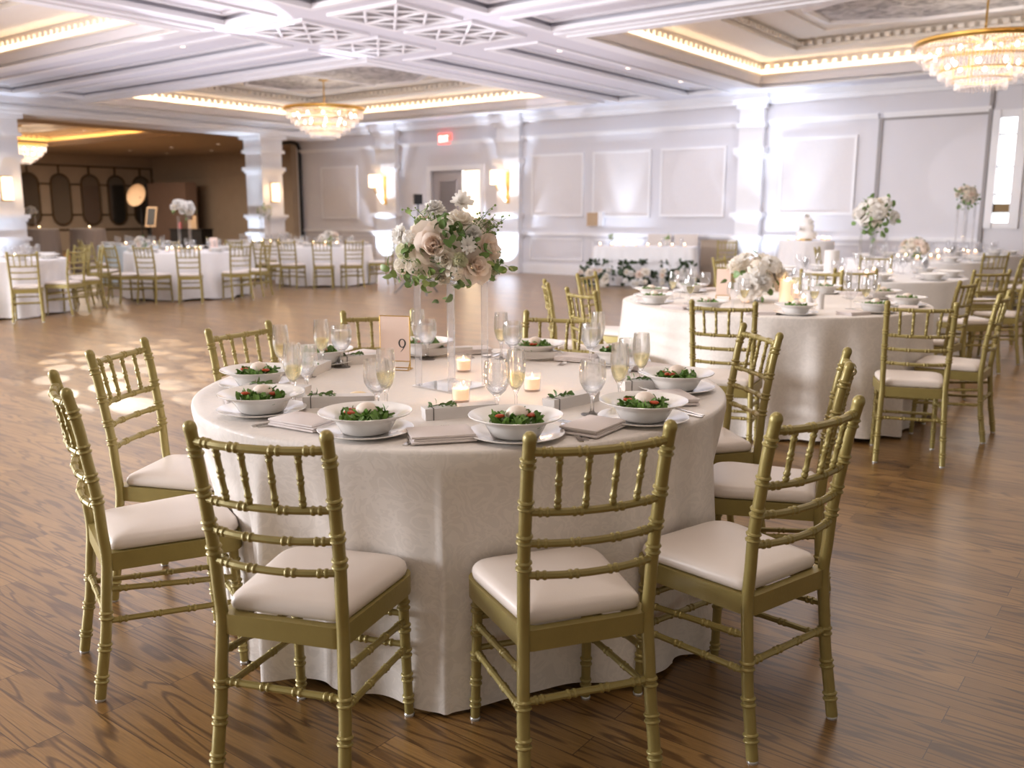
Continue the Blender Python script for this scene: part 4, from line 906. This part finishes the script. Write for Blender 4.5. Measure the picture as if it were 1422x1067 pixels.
def napkin_mesh():
    b = MB()
    for k, (sx, sy, dx, z0) in enumerate([(.088, .060, 0, 0), (.086, .058, .004, .0072), (.087, .059, -.002, .0144)]):
        n = 6; prof = [(-sx, -sy), (sx, -sy), (sx, sy), (-sx, sy)]
        vs = []; 
        for z, ins in [(0, .002), (.0012, 0), (.0056, 0), (.0068, .002)]:
            vs += [(x*(1-ins/sx)+dx, y*(1-ins/sy), z0+z) for x, y in prof]
        b.add(vs, [(3,2,1,0), (12,13,14,15)] + [(k2*4+i, k2*4+(i+1) % 4, (k2+1)*4+(i+1) % 4, (k2+1)*4+i) for k2 in range(3) for i in range(4)])
    return b.mesh('napkin', M['napkin'], True, 50)
ME['napkin'] = napkin_mesh()
# ---- favour box with cord and sprig
def favour_parts():
    b = MB(); b.box(-.112, .112, -.024, .024, 0, .030); b.box(-.1135, .1135, -.0255, .0255, .022, .036); bx = b.mesh('box', M['boxpaper'], False)
    c = MB(); c.ring(0, 0, 0, 0, 0, 0, 0); c = MB(); x = -.088
    c.box(x-.0012, x+.0012, -.0265, .0265, .036, .0372); c.box(x-.0012, x+.0012, -.0267, -.0255, 0, .037); c.box(x-.0012, x+.0012, .0255, .0267, 0, .037); cm = c.mesh('cord', M['ribbon'], False)
    l = MB(); random.seed(5); l.tube([(-.10, -.004, .038), (-.06, .004, .041), (-.01, .008, .039)], .0014, 5, 0)
    for k in range(9):
        petals(l, (-.095+.010*k, 0, .039), (random.uniform(.2, 1), random.uniform(-1, 1), .35), .026, .0055, 1, 20, 70, .2, 0, random.uniform(0, 6), 0, 0, 3, 2)
    return bx, cm, l.mesh('sprig', M['leaf'], True, 180)
FAV = favour_parts()
def favour(x, y, deg, label, flip=False):
    t = thing('favor_box', label, 'box', (x, y, TH), math.radians(deg + (180 if flip else 0)), 'long card boxes on table nine')
    link('card_box', FAV[0], t); link('cord', FAV[1], t); link('sprig', FAV[2], t); return t
for a in [(-.152, 2.662, 20.6, 'long grey card box with a sprig, behind the front centre bowl'), (.20, 2.83, 46, 'long grey card box slanting behind the front right napkin'),
          (-.545, 2.815, 6, 'long grey card box behind the front left bowl'), (-.79, 2.995, -12, 'long grey card box end on, right of the two left bowls'),
          (-.755, 3.42, 80, 'long grey card box pointing away by the left champagne flutes'), (-.60, 3.68, 30, 'long grey card box left of the number nine card'),
          (-.28, 3.88, 18, 'long grey card box behind the legs of the acrylic stand'), (.105, 3.765, 0, 'long grey card box in front of the bowl right of the stand'),
          (.505, 3.10, 12, 'long grey card box end on beside the right rear bowl'), (.44, 3.47, 75, 'long grey card box behind the right hand flutes')]: favour(a[0]-.008, a[1]+.028, *a[2:])
# ---- place settings of table nine
PL = [('front left', -.424, 2.433), ('front centre', .021, 2.388), ('front right', .422, 2.599), ('right rear', .617, 3.107), ('near left', -.811, 2.719), ('far left', -.952, 3.182),
      ('back right of the stand', .115, 3.90), ('back left', -.82, 3.71), ('back right corner', .47, 3.71), ('behind number nine', -.40, 3.98)]
for k, (nm, x, y) in enumerate(PL):
    th = math.atan2(y-C9[1], x-C9[0]); rh = Vector((math.cos(th), math.sin(th), 0)); l = Vector((rh.y, -rh.x, 0)); c = Vector((*C9, 0)); rz = th + PI/2
    pl = Vector((x, y, TH)) - rh*.045
    tag(link('plate', ME['plate'], None, pl), 'white round plate under the bowl at the %s place, table nine' % nm, 'plate', 'plates on table nine')
    tag(link('bowl', ME['bowl'], None, pl + Vector((0, 0, .0042))), 'white wide rimmed bowl of salad at the %s place, table nine' % nm, 'bowl', 'bowls on table nine')
    salad(pl + Vector((0, 0, .0275)), 'green salad with white cheese in the bowl at the %s place' % nm, [0, .2, -.3, .5, .1, 0, 1, 2, 3, 1][k], k, 'salads on table nine')
    rad = (pl-c-Vector((0,0,TH))).length
    p = c + rh*(rad-.03) - l*.215; p.z = TH + .0005
    p2 = c + rh*(rad-.04) - l*.20
    # seated guest faces the centre: napkin and fork on the left, knife and spoon on the right
    left = Vector((rh.y, -rh.x, 0)); pn = c + rh*(rad-.02) + left*.205; pf = c + rh*(rad-.075) + left*.175
    kn = c + rh*(rad-.01) - left*.165; sp = c + rh*(rad-.01) - left*.190
    for q, nm2, mk in ((pf, 'fork', 'fork'), (kn, 'knife', 'knife'), (sp, 'spoon', 'spoon')):
        o = link(nm2, ME[mk], None, (q.x, q.y, TH+.0004), rz + random.uniform(-.06, .06) + (0 if mk != 'spoon' else -.10)); tag(o, 'steel %s beside the bowl at the %s place, table nine' % (nm2, nm), nm2, 'cutlery on table nine')
    o = link('napkin', ME['napkin'], None, (pn.x, pn.y, TH+.0045), rz + [-.25, .0, .2, .3, -.3, 0, 0, .2, .1, 0][k]); tag(o, 'folded blush napkin on the fork at the %s place, table nine' % nm, 'napkin', 'napkins on table nine')
GG, FG = 'water goblets on table nine', 'champagne flutes on table nine'
for x, y, f, lb in [(.246, 2.717, 'water_lo', 'clear water goblet left of the front right bowl'), (.42, 3.20, 'water_lo', 'clear water goblet behind the right hand flute'),
                    (.323, 3.673, 'water_hi', 'water goblet at the back right, in front of a flute'), (-.414, 2.725, 'water_lo', 'clear water goblet reflecting candlelight behind the front left bowl'),
                    (-.046, 2.70, 'water_lo', 'clear water goblet behind the front centre bowl'), (-.70, 3.03, 'water_lo', 'clear water goblet behind the near left flute'),
                    (-.685, 3.60, 'water_hi', 'full water goblet with ice left of the number nine card'), (-.36, 3.80, 'water_hi', 'full water goblet right of the number nine card'),
                    (.002, 3.728, 'water_hi', 'full water goblet right of the acrylic stand')]:
    goblet((x, y, TH), lb, GG, f)
for x, y, f, lb in [(.345, 2.86, True, 'champagne flute behind the front right bowl'), (.451, 3.126, True, 'tall champagne flute left of the right rear bowl'), (.364, 3.815, False, 'empty flute at the back right behind a goblet'),
                    (-.389, 2.745, True, 'champagne flute just behind the candlelit goblet at front left'), (.012, 2.735, True, 'champagne flute behind the front centre bowl, beside a goblet'),
                    (-.704, 2.867, True, 'champagne flute right of the near left bowl'), (-.865, 3.355, True, 'champagne flute behind the far left bowl'), (-.750, 3.532, True, 'champagne flute left of the iced water goblet'),
                    (-.41, 3.93, False, 'flute half hidden behind the number nine card'), (-.046, 3.80, True, 'champagne flute at the back, right of the acrylic stand')]:
    flute((x, y, TH), lb, FG, f)
for x, y, lb in [(-.168, 2.913, 'lit votive candle in front of the acrylic stand'), (.070, 3.099, 'lit votive candle right of the acrylic stand'), (-.190, 3.50, 'lit votive candle behind the acrylic stand')]:
    votive((x, y, TH), lb, 'votive candles on table nine'); lamp('candle_light', 'POINT', (x, y, TH+.09), .35, (1.0, .58, .26), shadow_soft_size=.008)
# ---- number card
cw, ch_ = .122, .175; nc = thing('table_number', 'blush card reading 9 in a gold stand on the foreground table', 'table number', (-.462, 3.545, TH), math.radians(-12))
b = MB(); b.box(-cw/2, cw/2, -.0015, .0015, .036, .036+ch_); b.build('card', M['card'], nc, smooth=False)
b = MB(); r = .0022; z0, z1 = .034, .038+ch_
for p, q in [((-cw/2,0,z0-.03), (-cw/2,0,z1)), ((cw/2,0,z0-.03), (cw/2,0,z1)), ((-cw/2,0,z1), (cw/2,0,z1)), ((-cw/2,0,z0), (cw/2,0,z0)), ((-cw/2,-.03,.003), (cw/2,-.03,.003)), ((-cw/2,.03,.003), (cw/2,.03,.003)),
             ((-cw/2,-.03,.003), (-cw/2,.03,.003)), ((cw/2,-.03,.003), (cw/2,.03,.003)), ((cw/2,-.03,.003), (cw/2,0,z0)), ((-cw/2,-.03,.003), (-cw/2,0,z0))]: b.tube([p, q], r, 6)
b.build('stand', M['brass'], nc)
b = MB(); cxn, czn = .030, .036+ch_*.40
pts = []
for k in range(25): a = math.radians(60 + 360*k/24); pts.append((cxn+.0125*math.cos(a), czn+.016*math.sin(a), .0016+.0016*abs(math.cos(a))**1.5))
for k in range(1, 13): t = k/12; pts.append((cxn+.0062+.0075*math.cos(math.radians(60-150*t))*1.0, czn+.0138-.050*t, .0030*(1-t)+.0009)) if k > 2 else None
def ribbon(P, y0):
    vs = []; n = len(P)
    for i, (x, z, w) in enumerate(P):
        a, c = P[max(0, i-1)], P[min(n-1, i+1)]; d = Vector((c[0]-a[0], c[1]-a[1])).normalized() if (c[0], c[1]) != (a[0], a[1]) else Vector((1, 0)); nn = Vector((-d.y, d.x))*w/1.0
        vs += [(x+nn.x, y0, z+nn.y), (x-nn.x, y0, z-nn.y)]
    b.add(vs, [(2*i, 2*i+1, 2*i+3, 2*i+2) for i in range(n-1)])
lp = pts[:25]; ribbon(lp, -.0019)
tail = [(cxn+.0125*math.cos(math.radians(25)), czn+.016*math.sin(math.radians(25)), .0017)]
for t in [.15, .3, .45, .6, .75, .9, 1.0]: tail.append((cxn+.0130-.020*t**2.1, czn+.006-.040*t, .0022*(1-t)+.0008))
ribbon(tail, -.0020); b.build('numeral', M['ink'], nc, smooth=False)
d = link('butter_dish', ME['small_plate'], None, (-.516, 2.985, TH)); tag(d, 'small white dish of butter behind the front left bowl', 'dish')
b = MB(); b.ball((0, 0, .011), .026, 14, 8, 0, (1.15, .8, .38)); o = b.build('butter', mat('butter', (.82, .66, .42), .5), None, loc=(-.516, 2.985, TH)); tag(o, 'pale butter pat on the small dish, table nine', 'butter')
# ================================================================== BACKGROUND TABLES
def screen_x(p):
    y, z = p[1], p[2]-CAM_H; d = y*math.cos(CAM_PITCH) - z*math.sin(CAM_PITCH); return p[0]/d
ORD = ['leftmost', 'second from the left', 'third from the left', 'fourth from the left', 'fifth from the left', 'sixth from the left', 'seventh from the left', 'eighth from the left', 'ninth from the left', 'tenth from the left', 'eleventh from the left', 'twelfth from the left']
NEWL = []           # (object, kind phrase, table phrase)
def far_thing(o, kind, where, cat, group): tag(o, kind + ' ' + where, cat, group); NEWL.append((o, kind, where)); return o
def low_flowers(loc, label, r=.17, seed=1, cols=('ivory', 'white', 'blush'), n=16):
    random.seed(seed); t = thing('flower_arrangement', label, 'flowers', loc, 0, 'flowers on the other tables')
    v = MB(); v.lathe([(0, 0), (.06, 0), (.075, .09), (.07, .09), (.055, .01), (0, .01)], 20); v.build('vase', M['thin'], t)
    for k in range(n):
        a = random.uniform(0, 2*PI); e_ = random.uniform(-.1, 1.3); d = Vector((math.cos(a)*math.cos(e_), math.sin(a)*math.cos(e_), math.sin(e_)))
        flower(t, random.choice(['peony', 'carn', 'hyd', 'daisy']), Vector((0, 0, .10)) + d*r*.75, d, r*random.uniform(.28, .42), random.choice(cols))
    b = MB(); leaves(b, (0, 0, .11), r*.8, 40, r*.30, 0); b.build('foliage', M['leaf'], t, True, 180); return t
def tall_flowers(x, y, ztop, label, slabel, rz=.4, seed=3, r=.19, cols=('white', 'ivory', 'blush'), z0=TH, green=60):
    s_ = thing('acrylic_stand', slabel, 'flower stand', (x, y, z0), rz, 'clear stands on the other tables'); h = ztop - r*.55 - z0
    b = MB(); b.box(-.10, .10, -.10, .10, 0, .006); b.build('base_plate', M['acrylic'], s_, smooth=False)
    b = MB(); b.box(-.10, .10, -.10, .10, h-.008, h); b.build('top_plate', M['acrylic'], s_, smooth=False)
    b = MB(); b.box(-.011, .011, -.011, .011, .006, h-.008); me = b.mesh('leg', M['acrylic'], False)
    for sx in (-1, 1):
        for sy in (-1, 1): link('leg', me, s_, (sx*.085, sy*.085, 0))
    random.seed(seed); t = thing('flower_arrangement', label, 'flowers', (x, y, z0+h), 0, 'flowers on the other tables')
    for k in range(20):
        a = random.uniform(0, 2*PI); e_ = random.uniform(-.35, 1.35); d = Vector((math.cos(a)*math.cos(e_), math.sin(a)*math.cos(e_), math.sin(e_)))
        flower(t, random.choice(['peony', 'carn', 'hyd', 'rose']), Vector((0, 0, r*.5)) + Vector((d.x, d.y, d.z*.8))*r*.8, d, r*random.uniform(.24, .36), random.choice(cols))
    b = MB(); leaves(b, (0, 0, r*.45), r*.95, green, r*.28, 0); b.build('foliage', M['leaf'], t, True, 180); return t
def dress(key, where, n, a0, salads=False, ncand=4, seed=1, arcs=None, napk=False):
    (cx, cy), R_ = TABLES[key]; rnd = random.Random(seed)
    for k in range(n):
        th = a0 + 2*PI*k/n; rh = Vector((math.cos(th), math.sin(th), 0)); l = Vector((rh.y, -rh.x, 0)); c = Vector((cx, cy, TH)); p = c + rh*(R_-.17)
        far_thing(link('plate', ME['plate'], None, p), 'white plate', where, 'plate', 'plates ' + where)
        far_thing(link('bowl', ME['bowl'], None, p + Vector((0, 0, .0042))), 'white wide bowl', where, 'bowl', 'bowls ' + where)
        if salads:
            gm, cm, ts = SAL[k % 3]; t = thing('salad', 'x', 'salad', p + Vector((0, 0, .0275)), rnd.uniform(0, 6)); link('greens', gm, t)['kind'] = 'stuff'; link('cheese', cm, t); far_thing(t, 'green salad in a bowl', where, 'salad', 'salads ' + where)
        g1 = c + rh*(R_-.40) - l*.05; g2 = c + rh*(R_-.37) - l*.15
        o = goblet(g1, 'x', 'x', None, True); far_thing(o, 'clear water goblet', where, 'glass', 'goblets ' + where)
        o = flute(g2, 'x', 'x', salads, True); far_thing(o, 'champagne flute', where, 'glass', 'flutes ' + where)
        if napk:
            pn = c + rh*(R_-.15) + l*.22; far_thing(link('napkin', ME['napkin'], None, pn, th+PI/2), 'folded pale napkin', where, 'napkin', 'napkins ' + where)
    for k in range(ncand):
        th = a0 + .4 + 2*PI*k/ncand; r = .27; o = votive((cx+r*math.cos(th), cy+r*math.sin(th), TH), 'x', 'x', True); far_thing(o, 'lit votive candle', where, 'candle', 'candles ' + where)
dress('T2', 'on the right hand table', 10, .2, True, 4, 1, None, True)
dress('T3', 'on the table below the right tall flowers', 9, .35, False, 5, 2)
dress('T4', 'on the third right hand table', 8, .1, False, 5, 3)
dress('T5', 'on the table by the narrow window', 8, .3, False, 6, 4)
dress('TL1', 'on the left table with tall flowers', 9, .2, False, 6, 5)
dress('TL2', 'on the leftmost table', 8, .15, False, 3, 6)
dress('TL3', 'on the pale blue table', 6, .15, False, 2, 7)
dress('TC', 'on the low flowered middle table', 9, .3, False, 6, 8)
dress('TD', 'on the table below the column', 8, .2, False, 4, 9)
low_flowers((T2[0]-.14, T2[1]-.02, TH), 'low creamy flower arrangement on the right hand table', .25, 4, ('ivory', 'ivory', 'white'), 30)
low_flowers((T4[0]-.05, T4[1], TH), 'low cream flowers on the third right hand table', .22, 5)
low_flowers((TC[0]+.1, TC[1], TH), 'low cream flowers with greenery on the middle table', .2, 6)
low_flowers((TL1[0]-.75, TL1[1]+.1, TH), 'low white flowers left of the tall clear legs, left table', .16, 7)
tall_flowers(3.65, 9.25, 1.36, 'white flowers with much greenery raised over the second right hand table', 'clear stand under the white and green flowers at right', .3, 8, .23, ('white', 'ivory', 'white'), TH, 80)
tall_flowers(T5[0]+.1, T5[1], 1.66, 'blush and cream flowers raised high beside the narrow window', 'slim clear stand beside the narrow window', .2, 9, .2, ('blush', 'ivory', 'ivory'))
tall_flowers(-5.55, 15.55, 1.47, 'tall white flowers over the left table before the dim side room', 'clear slim legs carrying the tall white flowers at left', .5, 10, .22, ('white', 'white', 'ivory'), TH, 20)
tall_flowers(TD[0], TD[1], 1.46, 'white and green flowers in front of the column nearer the exit', 'clear stand in front of the column nearer the exit', .5, 12, .17, ('white', 'ivory', 'cream'))
# pillar candles and cards on the right hand tables
def pillar(x, y, r, h, label, m='cloth2', lit=True, z=TH):
    t = thing('pillar_candle', label, 'candle', (x, y, z), 0, 'pillar candles'); b = MB(); b.lathe([(0, 0), (r, 0), (r, h), (r*.8, h-.004), (0, h-.008)], 20); b.build('wax', M['wax'] if lit else M['boxpaper'], t)
    if lit: link('flame', ME['flame_far'], t, (0, 0, h-.008))
    return t
pillar(T2[0]+.10, T2[1]-.52, .024, .10, 'pale grey cylinder beside the lit candle on the right hand table', lit=False)
pillar(T2[0]+.16, T2[1]-.55, .024, .10, 'second pale grey cylinder on the right hand table, right of its twin', lit=False)
pillar(T2[0]+.05, T2[1]-.18, .05, .16, 'glowing amber candle in front of the low creamy flowers')
pillar(T3[0]-.38, T3[1]-.2, .07, .26, 'thick white pillar candle left of the right tall flowers', lit=False)
def place_card(x, y, z, rz, label, w=.10, h=.19):
    t = thing('table_number', label, 'table number', (x, y, z), rz, 'table cards'); b = MB(); b.box(-w/2, w/2, -.0015, .0015, .03, .03+h); b.build('card', M['card'], t, smooth=False)
    b = MB(); b.tube([(-w/2, -.03, .003), (-w/2, 0, .03), (-w/2, .03, .003)], .003, 6); b.tube([(w/2, -.03, .003), (w/2, 0, .03), (w/2, .03, .003)], .003, 6); b.tube([(-w/2, 0, .03), (w/2, 0, .03)], .003, 6); b.build('stand', M['brass'], t)
place_card(T2[0]-.32, T2[1]+.12, TH, -.3, 'blank backed blush card left of the low creamy flowers')
place_card(TL1[0]+.55, TL1[1]-.1, TH, .2, 'small white card right of the tall clear legs, left table', .13, .2)
# head table with skirt, greenery and candles
HT = uv(-8.75, 16.0)
def rect_cloth(name, c, rz, hx, hy, h, m, label, seed, rc=.10):
    b = MB(); pts = []
    for qx, qy, a0 in [(1, 1, 0), (-1, 1, PI/2), (-1, -1, PI), (1, -1, 1.5*PI)]:
        for k in range(7): a = a0 + PI/2*k/6; pts.append((qx*(hx-rc)+rc*math.cos(a), qy*(hy-rc)+rc*math.sin(a)))
    den = []
    for p, q in zip(pts, pts[1:]+pts[:1]):
        n = max(1, int(math.hypot(q[0]-p[0], q[1]-p[1])/.02)); den += [(p[0]+(q[0]-p[0])*k/n, p[1]+(q[1]-p[1])*k/n) for k in range(n)]
    n = len(den); rows = 12; vs = [(x, y, h) for x, y in den]; s_ = 0
    for k in range(1, rows+1):
        t = k/rows
        for i, (x, y) in enumerate(den):
            s_ = i*.02; f = math.sin(s_*26+seed) + .6*math.sin(s_*41+2*seed); o = 1 + (.05*t + .018*t*f)/max(hx, hy); oy = 1 + (.05*t + .018*t*f)/hy
            vs.append((x*o, y*oy, h*(1-t) + .012*t))
    b.add(vs, [tuple(range(n))] + [(k*n+i, (k+1)*n+i, (k+1)*n+(i+1) % n, k*n+(i+1) % n) for k in range(rows) for i in range(n)])
    o = b.build(name, M[m], None, True, 60, c, rz); tag(o, label, 'tablecloth'); return o
rect_cloth('tablecloth', HT, RZ+.35, .98, .40, TH, 'cloth2', 'white skirted cloth of the head table with greenery at its foot', 2)
Rh = Matrix.Rotation(RZ+.35, 3, 'Z')
def ht(x, y, z): return HT + Rh @ Vector((x, y, z))
for k in range(8):
    far_thing(votive(ht(-.86+.235*k, -.30, TH), 'x', 'x', True), 'lit votive candle', 'along the front of the head table', 'candle', 'candles on the head table')
for k in range(5):
    far_thing(goblet(ht(-.7+.35*k, -.08, TH), 'x', 'x', None, True), 'clear water goblet', 'on the head table', 'glass', 'goblets on the head table')
random.seed(31)
for k in range(3):
    t = thing('greenery', ['left clump of foliage and white roses at the foot of the head table', 'middle clump of foliage and white roses at the foot of the head table', 'right clump of foliage and white roses at the foot of the head table'][k], 'flowers', ht(-.80+.78*k, -.78, 0), RZ+.35, 'floor flowers before the head table')
    b = MB()
    for i in range(9): leaves(b, (random.uniform(-.27, .27), random.uniform(-.08, .08), random.uniform(.05, .32)), .13, 20, .10, 0, (0, 0, .8))
    for i in range(4): leaves(b, (random.uniform(-.28, .28), 0, .42), .10, 9, .09, 0, (0, 0, 1))
    b.build('foliage', M['fernlow'], t, True, 180)
    for i in range(13): flower(t, random.choice(['rose', 'peony', 'carn']), (random.uniform(-.34, .34), random.uniform(-.22, -.12), random.uniform(.08, .36)), (random.uniform(-.5, .5), -1, random.uniform(0, .8)), random.uniform(.05, .065), random.choice(['ivory', 'white', 'blush']))
for k, x in enumerate((-.14, .32)):
    o = thing('bud_vase', ['small greenery vase on the head table, left', 'small greenery vase on the head table, right'][k], 'vase', ht(x*2.4-.35, -.05, TH))
    b = MB(); b.lathe([(0, 0), (.03, 0), (.035, .06), (.015, .1), (.015, .12), (.012, .12), (0, .02)], 14); b.build('vase', M['thin'], o)
    b = MB(); b.tube([(0, 0, .02), (.01, 0, .16)], .003, 5, 0); leaves(b, (0, 0, .19), .05, 14, .05, 0); b.build('foliage', M['leaf2'], o, True, 180)
for k, x in enumerate((.12, .66)):
    t = thing('armchair', ['pale upholstered chair behind the head table, left one', 'pale upholstered chair behind the head table, right one'][k], 'chair', ht(x, .84, 0), RZ+.35, 'pale chairs behind the head table')
    b = MB(); b.box(-.24, .24, -.24, .24, .36, .47); b.build('seat', M['cushion'], t, smooth=False); b = MB(); b.box(-.24, .24, .20, .27, .44, .98); b.build('backrest', M['cushion'], t, smooth=False)
    lg = MB(); lg.box(-.02, .02, -.02, .02, 0, .36); lm = lg.mesh('leg', M['gold'], False)
    for sx in (-.2, .2):
        for sy in (-.2, .2): link('leg', lm, t, (sx, sy, 0))
# wooden steps right of the head table
b = MB(); b.box(-.28, .28, -.2, .2, 0, .86); b.box(.28, .52, -.2, .2, 0, .42); b.box(-.3, .3, -.22, .22, .86, .88)
o = b.build('side_cabinet', M['tan'], smooth=False); o.location = uv(-7.75, 17.15); o.rotation_euler = (0, 0, RZ); tag(o, 'stepped brown stand between the head table and the cake table', 'cabinet')
# cake table
CT = Vector((5.15, 16.0, 0)); CTH = .93
round_cloth(CT.x, CT.y, .46, CTH, M['cloth2'], 'white cloth on the tall cake table before the far wall', 21, (), 140, 12, .035, .05, 12)
ck = thing('cake', 'tiered white cake with flowers on the far cake table', 'cake', (CT.x-.02, CT.y, CTH))
for r, z0, z1 in [(.17, .03, .16), (.125, .16, .28), (.08, .28, .39)]: b = MB(); b.lathe([(0, z0), (r, z0), (r, z1-.01), (r-.01, z1), (0, z1)], 28); b.build('tier', M['cake'], ck)
b = MB(); b.lathe([(0, 0), (.10, 0), (.10, .02), (.20, .025), (.20, .032), (0, .032)], 28); b.build('cake_stand', M['brass'], ck)
random.seed(8)
for x, z, r in [(-.12, .20, .05), (.05, .32, .045), (.0, .42, .055), (.12, .12, .04), (-.04, .14, .035)]: flower(ck, 'peony', (x, -.12 if z < .4 else 0, z), (x, -1, .4), r, 'white')
for k, (x, y) in enumerate([(-.36, -.1), (-.24, -.28), (.22, -.28), (.34, -.12), (.30, .1)]): far_thing(votive((CT.x+x, CT.y+y, CTH), 'x', 'x', True), 'lit votive candle', 'around the cake', 'candle', 'candles around the cake')
# tripod lighting stand on the dance floor
t = thing('light_stand', 'dark tripod light stand on the dance floor behind the flower arrangement', 'tripod stand', (-1.62, 15.9, 0), .3)
b = MB(); b.tube([(0, 0, .35), (0, 0, 1.55)], .016, 8); b.build('pole', M['greymetal'], t)
for k in range(3):
    a = 2*PI*k/3 + .6; b = MB(); b.tube([(0, 0, .48), (.45*math.cos(a), .45*math.sin(a), .012)], .014, 6); b.tube([(0, 0, .25), (.22*math.cos(a), .22*math.sin(a), .25)], .008, 6); b.build('leg', M['greymetal'], t)
b = MB(); b.box(-.07, .07, -.05, .05, 1.55, 1.72); b.build('lamp_head', M['black'], t, smooth=False)
# ---- side room: cocktail tables, photo corner
for k, (x, y) in enumerate([(-10.45, 22.6), (-11.35, 22.1)]):
    lb = ['taupe cloth on the tall cocktail table left of the photo umbrella', 'taupe cloth on the tall cocktail table beside the left column'][k]
    round_cloth(x, y, .40, 1.04, M['cloth4'], lb, 30+k, (), 120, 10, .03, .05, 12)
    t = votive((x + (.1 if k == 0 else .03), y-.1, 1.04), ['single lit candle on the cocktail table left of the photo umbrella', 'single lit candle on the cocktail table beside the left column'][k], 'candles in the dim side room', True)
tall_flowers(-11.52, 22.05, 1.46, 'small white flowers on the cocktail table beside the left column', 'slim clear stand on the cocktail table beside the left column', .4, 14, .16, ('white', 'ivory'), 1.04, 14)
def at_uv(o, u, v, z=0, rz=0): o.location = uv(u, v, z); o.rotation_euler = (0, 0, RZ+rz)
t = thing('photo_umbrella', 'tan photo umbrella on a dark stand in the dim side room', 'umbrella'); at_uv(t, -30.2, 18.2)
b = MB(); prof = [(.42*math.sin(a), .16*(1-math.cos(a))*1.6) for a in [i*1.35/8 for i in range(9)]]; b.lathe(prof, 16); me = b.build('canopy', M['umbrella'], t); me.location = (0, 0, 2.0); me.rotation_euler = (1.15, .75, 0)
b = MB(); b.tube([(0, 0, .3), (0, 0, 2.0)], .02, 8)
for k in range(3): a = 2*PI*k/3; b.tube([(0, 0, .5), (.4*math.cos(a), .4*math.sin(a), .01)], .014, 6)
b.build('stand', M['black'], t)
t = thing('photo_booth', 'tan slanted photo booth screen on a stand below the umbrella', 'photo booth'); at_uv(t, -29.3, 17.8, 0, .5)
b = MB(); b.box(-.19, .19, -.03, .03, 1.0, 1.72); o = b.build('screen_case', M['umbrella'], t, smooth=False); o.rotation_euler = (-.3, 0, 0)
b = MB(); b.box(-.14, .14, -.045, -.03, 1.06, 1.66); o = b.build('screen', M['black'], t, smooth=False); o.rotation_euler = (-.3, 0, 0)
b = MB(); b.tube([(0, .3, 0), (0, .3, 1.05)], .03, 8); b.box(-.25, .25, .1, .5, 0, .03); b.build('stand', M['black'], t)
t = thing('photo_backdrop', 'brown box backdrop panel with dark left edge in the side room', 'backdrop'); at_uv(t, -32.9, 21.2)
b = MB(); b.box(-1.3, 1.3, -.25, .25, 0, 2.62); b.build('panel', M['backdrop'], t, smooth=False)
b = MB(); b.box(-1.42, -1.3, -.30, .25, 0, 2.62); b.build('edge_panel', M['black'], t, smooth=False)
t = thing('props_table', 'dark table with props before the brown backdrop', 'table'); at_uv(t, -28.3, 18.9, 0, .2)
b = MB(); b.box(-.75, .75, -.3, .3, .86, .90); b.box(-.72, .72, -.27, .27, 0, .86); b.build('table_body', M['black'], t, smooth=False)
for k, (dx, h, m, lb) in enumerate([(-.45, .22, 'pink', 'pink cylinder prop on the dark table in the side room'), (.1, .3, 'umbrella', 'tan prop box on the dark table in the side room')]):
    b = MB()
    if k == 0: b.lathe([(0, 0), (.06, 0), (.06, h), (0, h)], 16)
    else: b.box(-.12, .12, -.05, .05, 0, h); b.box(.1, .26, -.05, .05, 0, h*1.5)
    o = b.build(['pillar_candle', 'prop_box'][k], M[m], None, k == 0); q = uv(-28.3, 18.9, .90) + Matrix.Rotation(RZ+.2, 3, 'Z') @ Vector((dx, -.05, 0)); o.location = q; o.rotation_euler = (0, 0, RZ+.2); tag(o, lb, ['candle', 'prop'][k])
# ---- recessed downlights
hall = sorted([p for p, k in ALLDL if k == 'hall'], key=screen_x); side = sorted([p for p, k in ALLDL if k == 'side'], key=screen_x)
for i, p in enumerate(hall): downlight(p, 'round recessed downlight in the hall ceiling strips, %s' % ORD[i], 'downlights in the hall ceiling')
for i, p in enumerate(side): downlight(p, 'small amber downlight in the dim side room ceiling, %s' % ORD[i], 'downlights in the side room')
# ---- words for the repeats on the other tables
byk = {}
for o, k, w in NEWL: byk.setdefault((k, w), []).append(o)
for (k, w), L_ in byk.items():
    L_.sort(key=lambda o: screen_x(o.location))
    for i, o in enumerate(L_): o['label'] = '%s %s, %s' % (k, w, ORD[i])
